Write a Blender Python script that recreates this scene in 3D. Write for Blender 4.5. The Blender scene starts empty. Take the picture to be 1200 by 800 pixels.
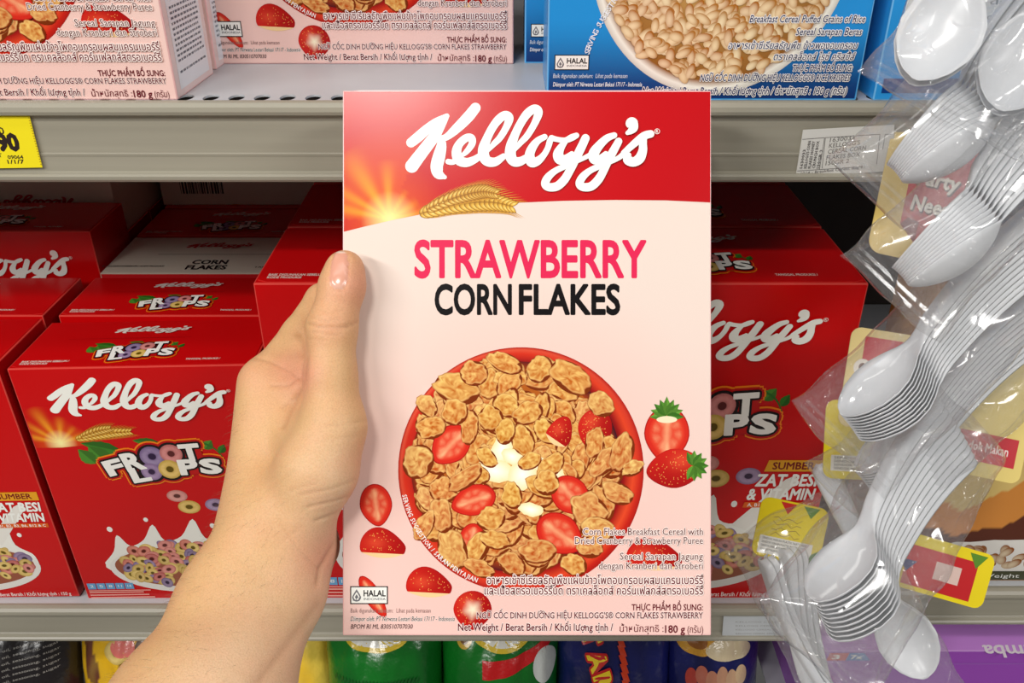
import bpy, bmesh, math, random
import numpy as np
from mathutils import Vector, Matrix, Euler, noise

SC = bpy.context.scene
COL = SC.collection
PI = math.pi
rnd = random.Random(7)

# ------------------------------------------------------------------ camera
FPX = 1020.0                       # focal length in pixels of a 1200 px wide frame
TH = math.radians(29.3)            # camera looks down by this much
CT, ST = math.cos(TH), math.sin(TH)
CAM = Vector((0, 0, 1.45))
F_ = Vector((0, CT, -ST)); U_ = Vector((0, ST, CT)); R_ = Vector((1, 0, 0))

def ray(px, py):
    return R_*((px-600)/FPX) + U_*((400-py)/FPX) + F_
def at_d(px, py, d):               # world point at camera depth d
    return CAM + ray(px, py)*d
def at_Y(px, py, Y):               # world point on the vertical plane y = Y
    r = ray(px, py)
    return CAM + r*(Y/r.y)

# ------------------------------------------------------------------ colours
def lin(c):
    c = c/255.0
    return c/12.92 if c <= 0.04045 else ((c+0.055)/1.055)**2.4
def C(r, g, b):
    return (lin(r), lin(g), lin(b), 1.0)
def mix(a, b, t):
    t = max(0.0, min(1.0, t))
    return tuple(a[i]+(b[i]-a[i])*t for i in range(3))+(1.0,)
def scl(a, k):
    return (min(1, a[0]*k), min(1, a[1]*k), min(1, a[2]*k), 1.0)
WHITE = C(240, 240, 234); BLACK = C(22, 20, 22)

# ------------------------------------------------------------------ materials
def new_mat(name):
    m = bpy.data.materials.new(name); m.use_nodes = True
    return m, m.node_tree.nodes, m.node_tree.links, m.node_tree.nodes['Principled BSDF']
def bump(nd, lk, bsdf, scale, strength, dist=0.001, detail=3.0, tex='ShaderNodeTexNoise', stretch=None):
    tc = nd.new('ShaderNodeTexCoord')
    t = nd.new(tex); t.inputs['Scale'].default_value = scale
    if 'Detail' in t.inputs: t.inputs['Detail'].default_value = detail
    b = nd.new('ShaderNodeBump'); b.inputs['Strength'].default_value = strength
    b.inputs['Distance'].default_value = dist
    if stretch:
        mp = nd.new('ShaderNodeMapping'); mp.inputs['Scale'].default_value = stretch
        lk.new(tc.outputs['Object'], mp.inputs['Vector']); lk.new(mp.outputs['Vector'], t.inputs['Vector'])
    else:
        lk.new(tc.outputs['Object'], t.inputs['Vector'])
    lk.new(t.outputs[0] if tex == 'ShaderNodeTexNoise' else t.outputs['Distance'], b.inputs['Height'])
    lk.new(b.outputs['Normal'], bsdf.inputs['Normal'])
    return b
def attr_mat(name, rough, spec=0.5, bscale=None, bstr=0.1, bdist=0.0005, coat=0.0):
    m, nd, lk, b = new_mat(name)
    a = nd.new('ShaderNodeAttribute'); a.attribute_name = 'Col'
    lk.new(a.outputs['Color'], b.inputs['Base Color'])
    b.inputs['Roughness'].default_value = rough
    b.inputs['Specular IOR Level'].default_value = spec
    b.inputs['Coat Weight'].default_value = coat
    b.inputs['Coat Roughness'].default_value = 0.15
    if bscale: bump(nd, lk, b, bscale, bstr, bdist)
    return m
def plain_mat(name, col, rough, spec=0.5, metal=0.0, bscale=None, bstr=0.1, bdist=0.0005, stretch=None, var=0.0, vscale=8.0, vstretch=None):
    m, nd, lk, b = new_mat(name)
    b.inputs['Base Color'].default_value = col
    b.inputs['Roughness'].default_value = rough
    b.inputs['Specular IOR Level'].default_value = spec
    b.inputs['Metallic'].default_value = metal
    if var > 0:
        tc = nd.new('ShaderNodeTexCoord'); mp = nd.new('ShaderNodeMapping')
        if vstretch: mp.inputs['Scale'].default_value = vstretch
        n = nd.new('ShaderNodeTexNoise'); n.inputs['Scale'].default_value = vscale; n.inputs['Detail'].default_value = 4
        r = nd.new('ShaderNodeValToRGB')
        r.color_ramp.elements[0].position = 0.3; r.color_ramp.elements[1].position = 0.7
        r.color_ramp.elements[0].color = scl(col, 1-var); r.color_ramp.elements[1].color = scl(col, 1+var*0.6)
        lk.new(tc.outputs['Object'], mp.inputs['Vector']); lk.new(mp.outputs['Vector'], n.inputs['Vector'])
        lk.new(n.outputs['Fac'], r.inputs['Fac']); lk.new(r.outputs['Color'], b.inputs['Base Color'])
    if bscale: bump(nd, lk, b, bscale, bstr, bdist, stretch=stretch)
    return m

M_PRINT = attr_mat('printed_carton', 0.25, 0.30, 1400, 0.05, 0.0002)
M_FOIL = attr_mat('printed_foil', 0.28, 0.6, 55, 0.55, 0.004, coat=0.3)
M_PAPER = attr_mat('paper_label', 0.6, 0.35)
M_CARD = attr_mat('coated_card', 0.35, 0.5, 30, 0.1, 0.001)
M_RAIL = plain_mat('painted_steel_rail', C(154, 149, 134), 0.38, 0.5, var=0.09, vscale=5, vstretch=(0.6, 6, 30))
M_DECK = plain_mat('painted_steel_deck', C(188, 190, 194), 0.4, 0.5, var=0.05, vscale=14)
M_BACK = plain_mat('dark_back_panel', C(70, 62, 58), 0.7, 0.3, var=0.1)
M_SPOON = plain_mat('white_plastic', C(216, 218, 222), 0.30, 0.5)
M_SPOON.node_tree.nodes['Principled BSDF'].inputs['Subsurface Weight'].default_value = 0.0
M_HAIR = plain_mat('fine_dark_hair', C(104, 70, 48), 0.5)

def film_mat():
    m = bpy.data.materials.new('clear_plastic_film'); m.use_nodes = True
    nd, lk = m.node_tree.nodes, m.node_tree.links
    nd.clear()
    out = nd.new('ShaderNodeOutputMaterial')
    tr = nd.new('ShaderNodeBsdfTransparent'); tr.inputs['Color'].default_value = (0.985, 0.985, 0.985, 1)
    gl = nd.new('ShaderNodeBsdfGlossy'); gl.inputs['Roughness'].default_value = 0.12
    df = nd.new('ShaderNodeBsdfTranslucent'); df.inputs['Color'].default_value = (0.85, 0.86, 0.88, 1)
    d2 = nd.new('ShaderNodeBsdfDiffuse'); d2.inputs['Color'].default_value = (0.85, 0.86, 0.88, 1)
    lw = nd.new('ShaderNodeLayerWeight'); lw.inputs['Blend'].default_value = 0.5
    p4 = nd.new('ShaderNodeMath'); p4.operation = 'POWER'; p4.inputs[1].default_value = 4.5
    fr = nd.new('ShaderNodeMath'); fr.operation = 'MULTIPLY_ADD'; fr.inputs[1].default_value = 0.42; fr.inputs[2].default_value = 0.07
    lk.new(lw.outputs['Facing'], p4.inputs[0]); lk.new(p4.outputs[0], fr.inputs[0])
    tc = nd.new('ShaderNodeTexCoord')
    n1 = nd.new('ShaderNodeTexNoise'); n1.inputs['Scale'].default_value = 30; n1.inputs['Detail'].default_value = 2.0
    mp = nd.new('ShaderNodeMixRGB'); mp.inputs[0].default_value = 0.08
    vo = nd.new('ShaderNodeTexVoronoi'); vo.feature = 'DISTANCE_TO_EDGE'; vo.inputs['Scale'].default_value = 42
    mr = nd.new('ShaderNodeMapRange'); mr.interpolation_type = 'SMOOTHSTEP'; mr.inputs['From Max'].default_value = 0.07
    bp = nd.new('ShaderNodeBump'); bp.inputs['Strength'].default_value = 0.8; bp.inputs['Distance'].default_value = 0.0035; bp.invert = True
    lk.new(tc.outputs['Object'], n1.inputs['Vector'])
    lk.new(tc.outputs['Object'], mp.inputs[1]); lk.new(n1.outputs['Color'], mp.inputs[2]); lk.new(mp.outputs[0], vo.inputs['Vector'])
    lk.new(vo.outputs['Distance'], mr.inputs['Value']); lk.new(mr.outputs['Result'], bp.inputs['Height'])
    lk.new(bp.outputs['Normal'], gl.inputs['Normal'])
    md = nd.new('ShaderNodeMixShader'); md.inputs[0].default_value = 0.5
    lk.new(df.outputs[0], md.inputs[1]); lk.new(d2.outputs[0], md.inputs[2])
    m1 = nd.new('ShaderNodeMixShader'); m1.inputs[0].default_value = 0.10
    lk.new(tr.outputs[0], m1.inputs[1]); lk.new(md.outputs[0], m1.inputs[2])
    m2 = nd.new('ShaderNodeMixShader')
    lk.new(fr.outputs[0], m2.inputs[0]); lk.new(m1.outputs[0], m2.inputs[1]); lk.new(gl.outputs[0], m2.inputs[2])
    lk.new(m2.outputs[0], out.inputs['Surface'])
    return m
M_FILM = film_mat()

# ------------------------------------------------------------------ object helpers
def link(o, parent=None):
    COL.objects.link(o)
    if parent is not None: o.parent = parent
    return o
def tag(o, label, cat, group=None, kind=None):
    o['label'] = label; o['category'] = cat
    if group: o['group'] = group
    if kind: o['kind'] = kind
    return o
def empty(name, loc, rot=(0, 0, 0)):
    o = bpy.data.objects.new(name, None); o.empty_display_size = 0.02
    o.location = loc; o.rotation_euler = rot
    return link(o)
def copy_tree(o, parent=None):
    c = o.copy(); link(c, parent)
    for ch in list(o.children): copy_tree(ch, c)
    return c

class MB:
    """collects coloured polygons into one mesh"""
    def __init__(s): s.v = []; s.f = []; s.c = []
    def poly(s, pts, col):
        n = len(s.v); s.v += [tuple(p) for p in pts]; s.f.append(tuple(range(n, n+len(pts))))
        s.c += [col]*len(pts) if not isinstance(col[0], tuple) else list(col)
    def mesh(s, verts, faces, col):
        n = len(s.v); s.v += [tuple(p) for p in verts]
        s.f += [tuple(i+n for i in f) for f in faces]
        s.c += [col]*len(verts) if not isinstance(col[0], tuple) else list(col)
    def grid(s, nx, ny, fn, close_u=False):
        """fn(i, j) -> (point, colour) for i <= nx, j <= ny"""
        vs, cs, fs = [], [], []
        for j in range(ny+1):
            for i in range(nx+1):
                p, c = fn(i, j); vs.append(p); cs.append(c)
        w = nx+1
        for j in range(ny):
            for i in range(nx):
                fs.append((j*w+i, j*w+i+1, (j+1)*w+i+1, (j+1)*w+i))
        s.mesh(vs, fs, cs)
    def box(s, lo, hi, col):
        x0, y0, z0 = lo; x1, y1, z1 = hi
        vs = [(x0,y0,z0),(x1,y0,z0),(x1,y1,z0),(x0,y1,z0),(x0,y0,z1),(x1,y0,z1),(x1,y1,z1),(x0,y1,z1)]
        fs = [(0,3,2,1),(4,5,6,7),(0,1,5,4),(1,2,6,5),(2,3,7,6),(3,0,4,7)]
        s.mesh(vs, fs, col)
    def build(s, name, mat, parent=None, loc=(0, 0, 0), rot=(0, 0, 0), smooth=False, lab=None):
        me = bpy.data.meshes.new(name)
        me.from_pydata(s.v, [], s.f); me.update()
        at = me.color_attributes.new('Col', 'FLOAT_COLOR', 'POINT')
        at.data.foreach_set('color', np.array(s.c, dtype=np.float32).ravel())
        me.materials.append(mat)
        if smooth: me.polygons.foreach_set('use_smooth', [True]*len(me.polygons))
        o = bpy.data.objects.new(name, me); o.location = loc; o.rotation_euler = rot
        if lab: o['label'] = lab
        return link(o, parent)

# ------------------------------------------------------------------ lettering from the built-in font
_tc = {}; _isl = {}
_FIX = {'ợ': ('o', ('.', -0.20), 0), 'ỡ': ('o', ('~', 0.51), 0), 'Ỡ': ('O', ('~', 0.73), 1), 'ơ': ('o', None, 0), 'Ơ': ('O', None, 1), 'Ũ': ('U', ('~', 0.73), None)}
def glyphs(s, offset=0.0, res=2, shear=0.0):
    bad = [i for i, ch in enumerate(s) if ch in _FIX]
    if not bad: return glyphs0(s, offset, res, shear)
    k = (s, offset, res, shear)
    if k in _tc: return _tc[k]
    t = ''.join(_FIX[ch][0] if ch in _FIX else ch for ch in s)
    v, f = glyphs0(t, offset, res, shear); v = list(v); f = list(f); isl = list(_isl[(t, offset, res, shear)])
    for i in bad:                                  # accents and horns drawn as marks of their own
        plain, mark, horn = _FIX[s[i]]
        x1 = bbox(glyphs0(t[:i+1], 0, res, 0)[0])[2]; b = bbox(glyphs0(plain, 0, res, 0)[0])
        todo = []
        if mark: todo.append((mark[0], x1-(b[2]-b[0])/2, mark[1]))
        if horn is not None: todo.append(("'", x1+0.005, b[3]-0.16))
        for g, cx, y in todo:
            mv, mf = glyphs0(g, offset, res, 0); m = bbox(mv); n = len(v)
            v += [(p[0]-(m[0]+m[2])/2+cx+y*math.sin(shear), p[1]-m[1]+y) for p in mv]
            f += [tuple(q+n for q in h) for h in mf]; isl += [max(isl)+1]*len(mv)
    _tc[k] = (v, f); _isl[k] = isl
    return v, f
def glyphs0(s, offset=0.0, res=2, shear=0.0):
    k = (s, offset, res, shear)
    if k in _tc: return _tc[k]
    cu = bpy.data.curves.new('lettering', 'FONT'); cu.body = s; cu.resolution_u = res
    cu.offset = offset; cu.shear = shear; cu.fill_mode = 'FRONT'
    o = bpy.data.objects.new('lettering', cu); COL.objects.link(o)
    dg = bpy.context.evaluated_depsgraph_get()
    me = bpy.data.meshes.new_from_object(o.evaluated_get(dg))
    v = [(p.co.x, p.co.y) for p in me.vertices]; f = [tuple(p.vertices) for p in me.polygons]
    bpy.data.objects.remove(o); bpy.data.curves.remove(cu); bpy.data.meshes.remove(me)
    par = list(range(len(v)))
    def find(i):
        while par[i] != i: par[i] = par[par[i]]; i = par[i]
        return i
    for g in f:
        r = find(g[0])
        for i in g[1:]: par[find(i)] = r
    ids = {}; isl = [ids.setdefault(find(i), len(ids)) for i in range(len(v))]
    _tc[k] = (v, f); _isl[k] = isl
    return v, f
def bbox(v):
    xs = [p[0] for p in v]; ys = [p[1] for p in v]
    return min(xs), min(ys), max(xs), max(ys)
CAPH = bbox(glyphs('H')[0])[3]

class Art:
    """flat printing on one face: to3(a, b, lay) maps art coordinates to the thing's own coordinates"""
    def __init__(s, to3, step=3e-6, base=1e-4):
        s.to3 = to3; s.step = step; s.z = base; s.mb = MB()
    def up(s, k=1): s.z += s.step*k
    def poly(s, pts, col, up=True):
        if up: s.up()
        s.mb.poly([s.to3(p[0], p[1], s.z) for p in pts], col)
    def mesh(s, v2, f, col, up=True):
        if up: s.up()
        s.mb.mesh([s.to3(p[0], p[1], s.z) for p in v2], f, col)
    def rings(s, cx, cy, rings, cols, up=True):
        """rings: list of closed outlines from the inside out, the first may be a single point list"""
        n = len(rings[-1]); vs = []; cs = []; fs = []
        for r, c in zip(rings, cols):
            vs += r; cs += c if isinstance(c[0], tuple) else [c]*len(r)
        off = 0
        if len(rings[0]) == 1:
            for i in range(n): fs.append((0, 1+i, 1+(i+1) % n))
            off = 1; k0 = 1
        else: k0 = 0
        for k in range(k0, len(rings)-1):
            a = off+(k-k0)*n; b = a+n
            for i in range(n): fs.append((a+i, b+i, b+(i+1) % n, a+(i+1) % n))
        s.mesh(vs, fs, cs, up)
    def ellipse(s, cx, cy, rx, ry, col, n=40, rot=0, ccol=None, up=True):
        c, q = math.cos(rot), math.sin(rot)
        ring = [(cx+rx*math.cos(2*PI*i/n)*c-ry*math.sin(2*PI*i/n)*q, cy+rx*math.cos(2*PI*i/n)*q+ry*math.sin(2*PI*i/n)*c) for i in range(n)]
        s.rings(cx, cy, [[(cx, cy)], ring], [ccol or col, col], up)
    def text(s, body, x0, x1, base, cap, col, offset=0.0, shear=0.0, rot=0.0, halo=None, hoff=0.06, ydir=1, res=2):
        """fits body between x0 and x1 with its baseline at base and capitals cap tall; ydir=-1 when art y runs down"""
        bx = bbox(glyphs(body, 0, res, shear)[0])
        sx = (x1-x0)/(bx[2]-bx[0]); sy = cap/CAPH*ydir
        cr, sr = math.cos(rot), math.sin(rot)
        def T(p):
            x = (p[0]-bx[0])*sx; y = p[1]*sy
            return (x0+x*cr-y*sr, base+x*sr+y*cr)
        def lay(off, c, n):
            v, f = glyphs(body, 0.0, res, shear)
            for k in range(n if off > 1e-4 else 0):
                a = 2*PI*(k+0.5)/n; s.z += 4e-7
                s.mb.mesh([s.to3(*T((p[0]+off*math.cos(a), p[1]+off*math.sin(a))), s.z) for p in v], f, c)
            s.z += 4e-7; s.mb.mesh([s.to3(*T(p), s.z) for p in v], f, c); s.z += 8e-6
        if halo: lay(hoff+offset, halo, 8)
        lay(offset, col, 6 if res < 4 else 16)
    def fat(s, v2, f, rad, col, n=14):
        """outline of lettering, grown by rad"""
        for k in range(n):
            a = 2*PI*k/n; s.up()
            s.mesh([(p[0]+rad*math.cos(a), p[1]+rad*math.sin(a)) for p in v2], f, col, up=False)
    def build(s, name, mat, parent, lab=None):
        return s.mb.build(name, mat, parent, lab=lab)

def catmull(pts, sub=8):
    P = [pts[0]]+list(pts)+[pts[-1]]; out = []
    for i in range(1, len(P)-2):
        p0, p1, p2, p3 = P[i-1], P[i], P[i+1], P[i+2]
        for k in range(sub):
            t = k/sub
            out.append(tuple(0.5*((2*b)+(-a+c)*t+(2*a-5*b+4*c-d)*t*t+(-a+3*b-3*c+d)*t**3) for a, b, c, d in zip(p0, p1, p2, p3)))
    out.append(tuple(pts[-1]))
    return out
# ------------------------------------------------------------------ the flowing script logo, in pixels of the held box
_Z1 = [
 [(128,437,42),(190,388,45),(270,318,42),(350,258,36),(440,205,22)],
 [(440,205,22),(392,285,36),(330,385,48),(250,490,52),(185,575,55),(135,643,58)],
 [(690,135,45),(625,215,48),(525,315,42),(435,390,30),(365,402,24)],
 [(395,405,30),(393,470,44),(372,560,54),(352,650,54),(370,712,46),(422,740,18)],
 [(452,604,24),(500,606,24),(560,560,16),(610,520,24),(660,450,30),(655,400,34),(610,398,34),(550,450,36),(525,520,42),(545,590,44),(610,612,40),(680,588,33),(735,552,28)],
 [(790,520,14),(850,452,25),(905,395,29),(962,300,31),(985,225,38),(950,200,38),(895,235,38),(838,310,36),(790,405,38),(762,490,47),(765,560,48),(800,603,44),(865,606,38),(935,560,27)],
 [(1025,515,14),(1085,440,25),(1145,375,29),(1210,265,31),(1240,175,38),(1205,145,38),(1140,190,38),(1080,280,36),(1030,385,38),(1000,480,47),(998,560,48),(1032,605,44),(1090,600,38),(1155,555,27)],
]
_Z2 = [
 [(135,278,26),(80,308,30),(35,360,37),(5,430,42),(20,495,46),(70,490,38),(125,440,28),(163,375,26),(183,310,27),(198,288,22)],
 [(195,288,26),(245,300,23),(315,308,25),(370,285,30),(412,266,25)],
 [(318,318,22),(275,375,34),(254,430,46),(270,474,46),(320,470,38),(372,425,22)],
 [(492,290,36),(450,380,38),(400,480,38),(345,590,36),(300,660,38),(240,710,38),(170,716,36),(140,685,36),(165,630,34),(225,577,28),(300,540,26),(380,505,22),(480,462,20),(540,430,22)],
 [(742,265,26),(680,290,32),(615,350,38),(565,420,46),(570,474,44),(620,470,36),(668,425,22)],
 [(780,318,32),(735,400,36),(685,490,38),(640,590,36),(600,655,38),(540,710,38),(470,716,36),(440,685,36),(465,630,34),(525,577,28),(600,540,26),(680,508,22),(780,462,22),(845,408,28)],
 [(825,420,26),(920,335,32),(1000,272,35),(1058,254,33)],
 [(1000,280,28),(992,340,34),(990,400,38),(962,468,44),(905,500,40),(858,475,42),(868,438,22)],
 [(895,163,54),(905,200,44),(885,228,30),(856,246,18)],
]
def _logo_strokes():
    out = []
    for st in _Z1: out.append([(465+x/7.475, 110+y/7.475, r/7.475) for x, y, r in st])
    for st in _Z2: out.append([(620+x/7.475, 125+y/7.475, r/7.475) for x, y, r in st])
    return out
LOGO = _logo_strokes()
LX0, LX1, LY0, LY1 = 475.0, 766.0, 122.0, 226.0
def logo(art, x0, x1, y0, y1, col, sub=6, nd=14, reg=True):
    """script logo filling the box x0..x1, y0 (top) .. y1 (bottom)"""
    kx = (x1-x0)/(LX1-LX0); ky = (y1-y0)/(LY1-LY0)
    T = lambda x, y: (x0+(x-LX0)*kx, y0+(y-LY0)*ky)
    for st in LOGO:
        P = catmull(st, sub); L = []; Rr = []
        m = len(P)
        for i, (x, y, r) in enumerate(P):
            (xa, ya, _), (xb, yb, _) = P[max(0, i-1)], P[min(m-1, i+1)]
            d = math.hypot(xb-xa, yb-ya)+1e-9; nx, ny = -(yb-ya)/d, (xb-xa)/d
            L.append((x+nx*r, y+ny*r)); Rr.append((x-nx*r, y-ny*r))
        cap = []
        for (x, y, r), (x2, y2, _), sg in ((P[0], P[1], 1), (P[-1], P[-2], -1)):
            a0 = math.atan2(y-y2, x-x2); cap.append([(x+r*math.cos(a0+t), y+r*math.sin(a0+t)) for t in [-PI/2+PI*k/nd for k in range(nd+1)]])
        art.up(8); z0 = art.z
        art.poly([T(*p) for p in cap[0]], col, up=False)
        vs = []; fs = []; rise = 1.6e-6
        for i in range(m):
            z = z0+rise*i
            vs += [art.to3(*T(*L[i]), z), art.to3(*T(*Rr[i]), z)]
            if i: fs.append((2*i-2, 2*i-1, 2*i+1, 2*i))
        art.mb.mesh(vs, fs, col)
        art.z = z0+rise*m
        art.poly([T(*p) for p in cap[1]], col, up=False)
    if reg:
        cx, cy = 769.2, 156.0
        for a, b in ((3.2, 2.6),):
            o = [T(cx+a*math.cos(2*PI*k/20), cy+a*math.sin(2*PI*k/20)) for k in range(20)]
            i_ = [T(cx+b*math.cos(2*PI*k/20), cy+b*math.sin(2*PI*k/20)) for k in range(20)]
            art.rings(0, 0, [i_, o], [col, col])
        v, f = glyphs('R', 0.02); b = bbox(v)
        art.mesh([T(cx-1.3+(p[0]-b[0])/(b[2]-b[0])*2.6, cy+1.7-p[1]/CAPH*3.4) for p in v], f, col)

# ------------------------------------------------------------------ printed food pictures
def N(x, y, z=0.0): return noise.noise(Vector((x, y, z)))
def flake(art, cx, cy, rx, ry, rot, rg, tone=None, dirn=1):
    """one toasted corn flake: crinkled outline, blotchy golden colour, darker rim on one side"""
    n = 30; sd = rg.random()*900
    golds = [C(236,150,40), C(228,128,30), C(240,170,60), C(214,100,26), C(238,176,92), C(230,136,70)]
    base = tone or rg.choice(golds)
    dark = mix(base, C(168,58,6), 0.75); light = mix(base, C(255,226,140), 0.7)
    c, s = math.cos(rot), math.sin(rot)
    art.ellipse(cx+0.7, cy+1.2*dirn, rx*1.04, ry*1.05, C(120,46,10), 20, rot*dirn)
    fr = [0.0, 0.13, 0.27, 0.42, 0.56, 0.69, 0.81, 0.91, 1.0]; rings = []; cols = []
    for k, q in enumerate(fr):
        m = 1 if k == 0 else n
        rr = []; cc = []
        for i in range(m):
            a = 2*PI*i/n
            w = 1+0.30*N(math.cos(a)*1.4+sd, math.sin(a)*1.4)+0.16*N(math.cos(a)*3.5+sd, math.sin(a)*3.5, 3)
            x, y = q*rx*math.cos(a)*w, q*ry*math.sin(a)*w
            X, Y = cx+x*c-y*s, cy+(x*s+y*c)*dirn
            rr.append((X, Y))
            g = 0.5+1.1*N(x*0.17+sd, y*0.17, 2)+1.1*N(x*0.36+sd, y*0.36, 9)
            lit = 0.5+0.5*(-0.5*x*c-0.85*(x*s+y*c)*dirn)/max(rx, ry)
            col = mix(dark, light, 0.15+0.5*g+0.35*(lit-0.5)*q)
            if q >= 0.98: col = mix(col, C(140,50,10), 0.65)
            elif q >= 0.88: col = mix(col, C(250,216,140), 0.3)
            cc.append(col)
        rings.append(rr); cols.append(cc)
    art.rings(cx, cy, rings, cols)
def berry(art, cx, cy, w, h, rot, rg, kind, dirn=1):
    """kind: 'cut' (sliced face), 'wedge' (skin with a cut underside), 'whole'"""
    n = 36; c, s = math.cos(rot), math.sin(rot)
    def shape(a, q):
        x = math.sin(a); y = -math.cos(a)                  # y up = -1 at the stalk end
        ww = 1.0-0.30*max(0, y)**1.5
        X, Y = q*w/2*x*ww, q*h/2*(y+0.04)
        if kind == 'wedge':
            x = math.sin(a+0.0); Y = q*h*0.5*y*(1.32-0.40*x-0.25*x*x) if y < 0 else Y
            X = q*w/2*(x-0.0); Y = min(Y, h*0.22)
        return (cx+X*c-Y*s, cy+(X*s+Y*c)*dirn), X, Y
    red = C(206,34,26); deep = C(158,14,16); lite = C(238,92,58)
    fr = [0, 0.14, 0.28, 0.42, 0.56, 0.7, 0.82, 0.92, 1.0]; rings = []; cols = []
    for k, q in enumerate(fr):
        rr = []; cc = []
        for i in range(1 if k == 0 else n):
            a = 2*PI*i/n; p, X, Y = shape(a, q); rr.append(p)
            if kind == 'cut':
                d = abs(X)/(w*0.5+1e-9)
                core = math.exp(-((d-0.0)/0.16)**2)*(1 if q < 0.75 else 0)
                ringl = math.exp(-((q-0.5)/0.1)**2)
                col = mix(C(222,62,40), C(248,190,140), 0.55*core+0.5*ringl*(0.6+0.4*math.sin(a*9)))
                if q > 0.8: col = mix(col, C(208,36,26), 0.8)
                if q > 0.97: col = deep
            else:
                col = mix(red, deep, 0.5+0.5*X/(w*0.5)*0.9+0.3*(q > 0.95))
                col = mix(col, lite, 0.5*math.exp(-(((X+w*0.16)/(w*0.2))**2+((Y+h*0.14)/(h*0.2))**2)))
                if kind == 'star':
                    col = mix(col, C(250,236,206), max(0, 1.1-q*2.2*(0.9+0.1*math.cos(5*a))))
            cc.append(col)
        rings.append(rr); cols.append(cc)
    art.rings(cx, cy, rings, cols)
    if kind in ('wedge', 'whole', 'star'):
        art.up()
        for _ in range(int(w*h/32)+6):
            a = rg.random()*2*PI; q = math.sqrt(rg.random())*0.86; p, X, Y = shape(a, q)
            if kind == 'wedge' and Y > h*0.14: continue
            if kind == 'star' and q < 0.45: continue
            e = 0.75
            art.poly([(p[0]-e*0.7, p[1]), (p[0], p[1]-e), (p[0]+e*0.7, p[1]), (p[0], p[1]+e)], C(240,160,80), up=False)
    if kind == 'wedge':
        pts = []
        for i in range(13):
            t = -1+2*i/12; pts.append((t*w*0.46, h*0.21))
        for i in range(13):
            t = 1-2*i/12; pts.append((t*w*0.46, h*0.21+h*0.16*(1-t*t)))
        art.poly([(cx+x*c-y*s, cy+(x*s+y*c)*dirn) for x, y in pts], C(244,206,150))
def leaf(art, cx, cy, l, w, rot, col, dirn=1):
    c, s = math.cos(rot), math.sin(rot); P = []; m = []
    for i in range(11):
        t = i/10; P.append((l*t, w*0.5*math.sin(PI*t**0.8)*(1+0.12*(i % 2))))
    Q = [(x, -y) for x, y in reversed(P)]
    T = lambda p: (cx+p[0]*c-p[1]*s, cy+(p[0]*s+p[1]*c)*dirn)
    art.poly([T(p) for p in P]+[T((0, 0))], col)
    art.poly([T(p) for p in Q]+[T((l, 0))], scl(col, 0.62), up=False)
def oring(art, cx, cy, r, rg, col, squash=1.0, rot=0.0, hole=None, dirn=1):
    """one fruit ring with a hole, shaded like the printed picture"""
    n = 22; c, s = math.cos(rot), math.sin(rot); sd = rg.random()*500
    hi = mix(col, C(255,250,240), 0.2); lo = scl(col, 0.55)
    rings = []; cols = []
    for q in (0.0, 0.30, 0.36, 0.52, 0.7, 0.88, 1.0):
        rr = []; cc = []
        for i in range(1 if q == 0 else n):
            a = 2*PI*i/n; x, y = r*q*math.cos(a), r*q*math.sin(a)*squash
            rr.append((cx+x*c-y*s, cy+(x*s+y*c)*dirn))
            lit = 0.5-0.5*(x*0.5+y*0.85)/r
            k = math.exp(-((q-0.62)/0.26)**2)
            col_ = mix(lo, hi, 0.32+0.55*k*lit+0.35*k+0.2*N(x*9/r+sd, y*9/r))
            if q < 0.33: col_ = hole or scl(col, 0.16)
            cc.append(col_)
        rings.append(rr); cols.append(cc)
    art.rings(cx, cy, rings, cols)
def grain(art, cx, cy, l, w, rot, rg, col):
    n = 16; c, s = math.cos(rot), math.sin(rot); rings = []; cols = []
    hi = mix(col, C(255,240,205), 0.7); lo = mix(col, C(150,82,20), 0.75)
    for q in (0, 0.35, 0.65, 0.85, 1.0):
        rr = []; cc = []
        for i in range(1 if q == 0 else n):
            a = 2*PI*i/n; x, y = l*q*math.cos(a), w*q*math.sin(a)
            X, Y = x*c-y*s, x*s+y*c
            rr.append((cx+X, cy+Y)); cc.append(mix(lo, hi, 0.78-0.62*q*q+0.34*(-X-Y)/l))
        rings.append(rr); cols.append(cc)
    art.rings(cx, cy, rings, cols)
def wheat(art, P, size, col=C(222,170,62), dirn=1):
    """ear of wheat along the polyline P, from its stalk to its tip"""
    Q = catmull([(x, y) for x, y in P], 5); n = len(Q)
    for i in range(n-1):
        (x, y), (x2, y2) = Q[i], Q[i+1]; a = math.atan2(y2-y, x2-x); t = i/(n-1)
        sz = size*(0.75+0.6*math.sin(PI*min(1, t*0.9+0.1)))
        for sg in (-1, 1):
            b = a+sg*0.62
            ln = sz*1.5; wd = sz*0.30
            cx, cy = x+math.cos(b)*ln*0.5, y+math.sin(b)*ln*0.5
            rings = [[(cx, cy)], [], []]
            for k, q in ((1, 0.6), (2, 1.0)):
                for m in range(12):
                    u = 2*PI*m/12; ex, ey = q*ln*0.5*math.cos(u), q*wd*math.sin(u)*(1-0.3*math.cos(u))
                    rings[k].append((cx+ex*math.cos(b)-ey*math.sin(b), cy+ex*math.sin(b)+ey*math.cos(b)))
            art.rings(cx, cy, rings, [C(250,222,130), col, C(134,82,16)])
            tx, ty = x+math.cos(b)*ln, y+math.sin(b)*ln
            b2 = a+sg*0.25; L = sz*1.5
            nx, ny = -math.sin(b2)*sz*0.05, math.cos(b2)*sz*0.05
            art.poly([(tx+nx, ty+ny), (tx-nx, ty-ny), (tx+math.cos(b2)*L, ty+math.sin(b2)*L)], C(210,150,50))
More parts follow.
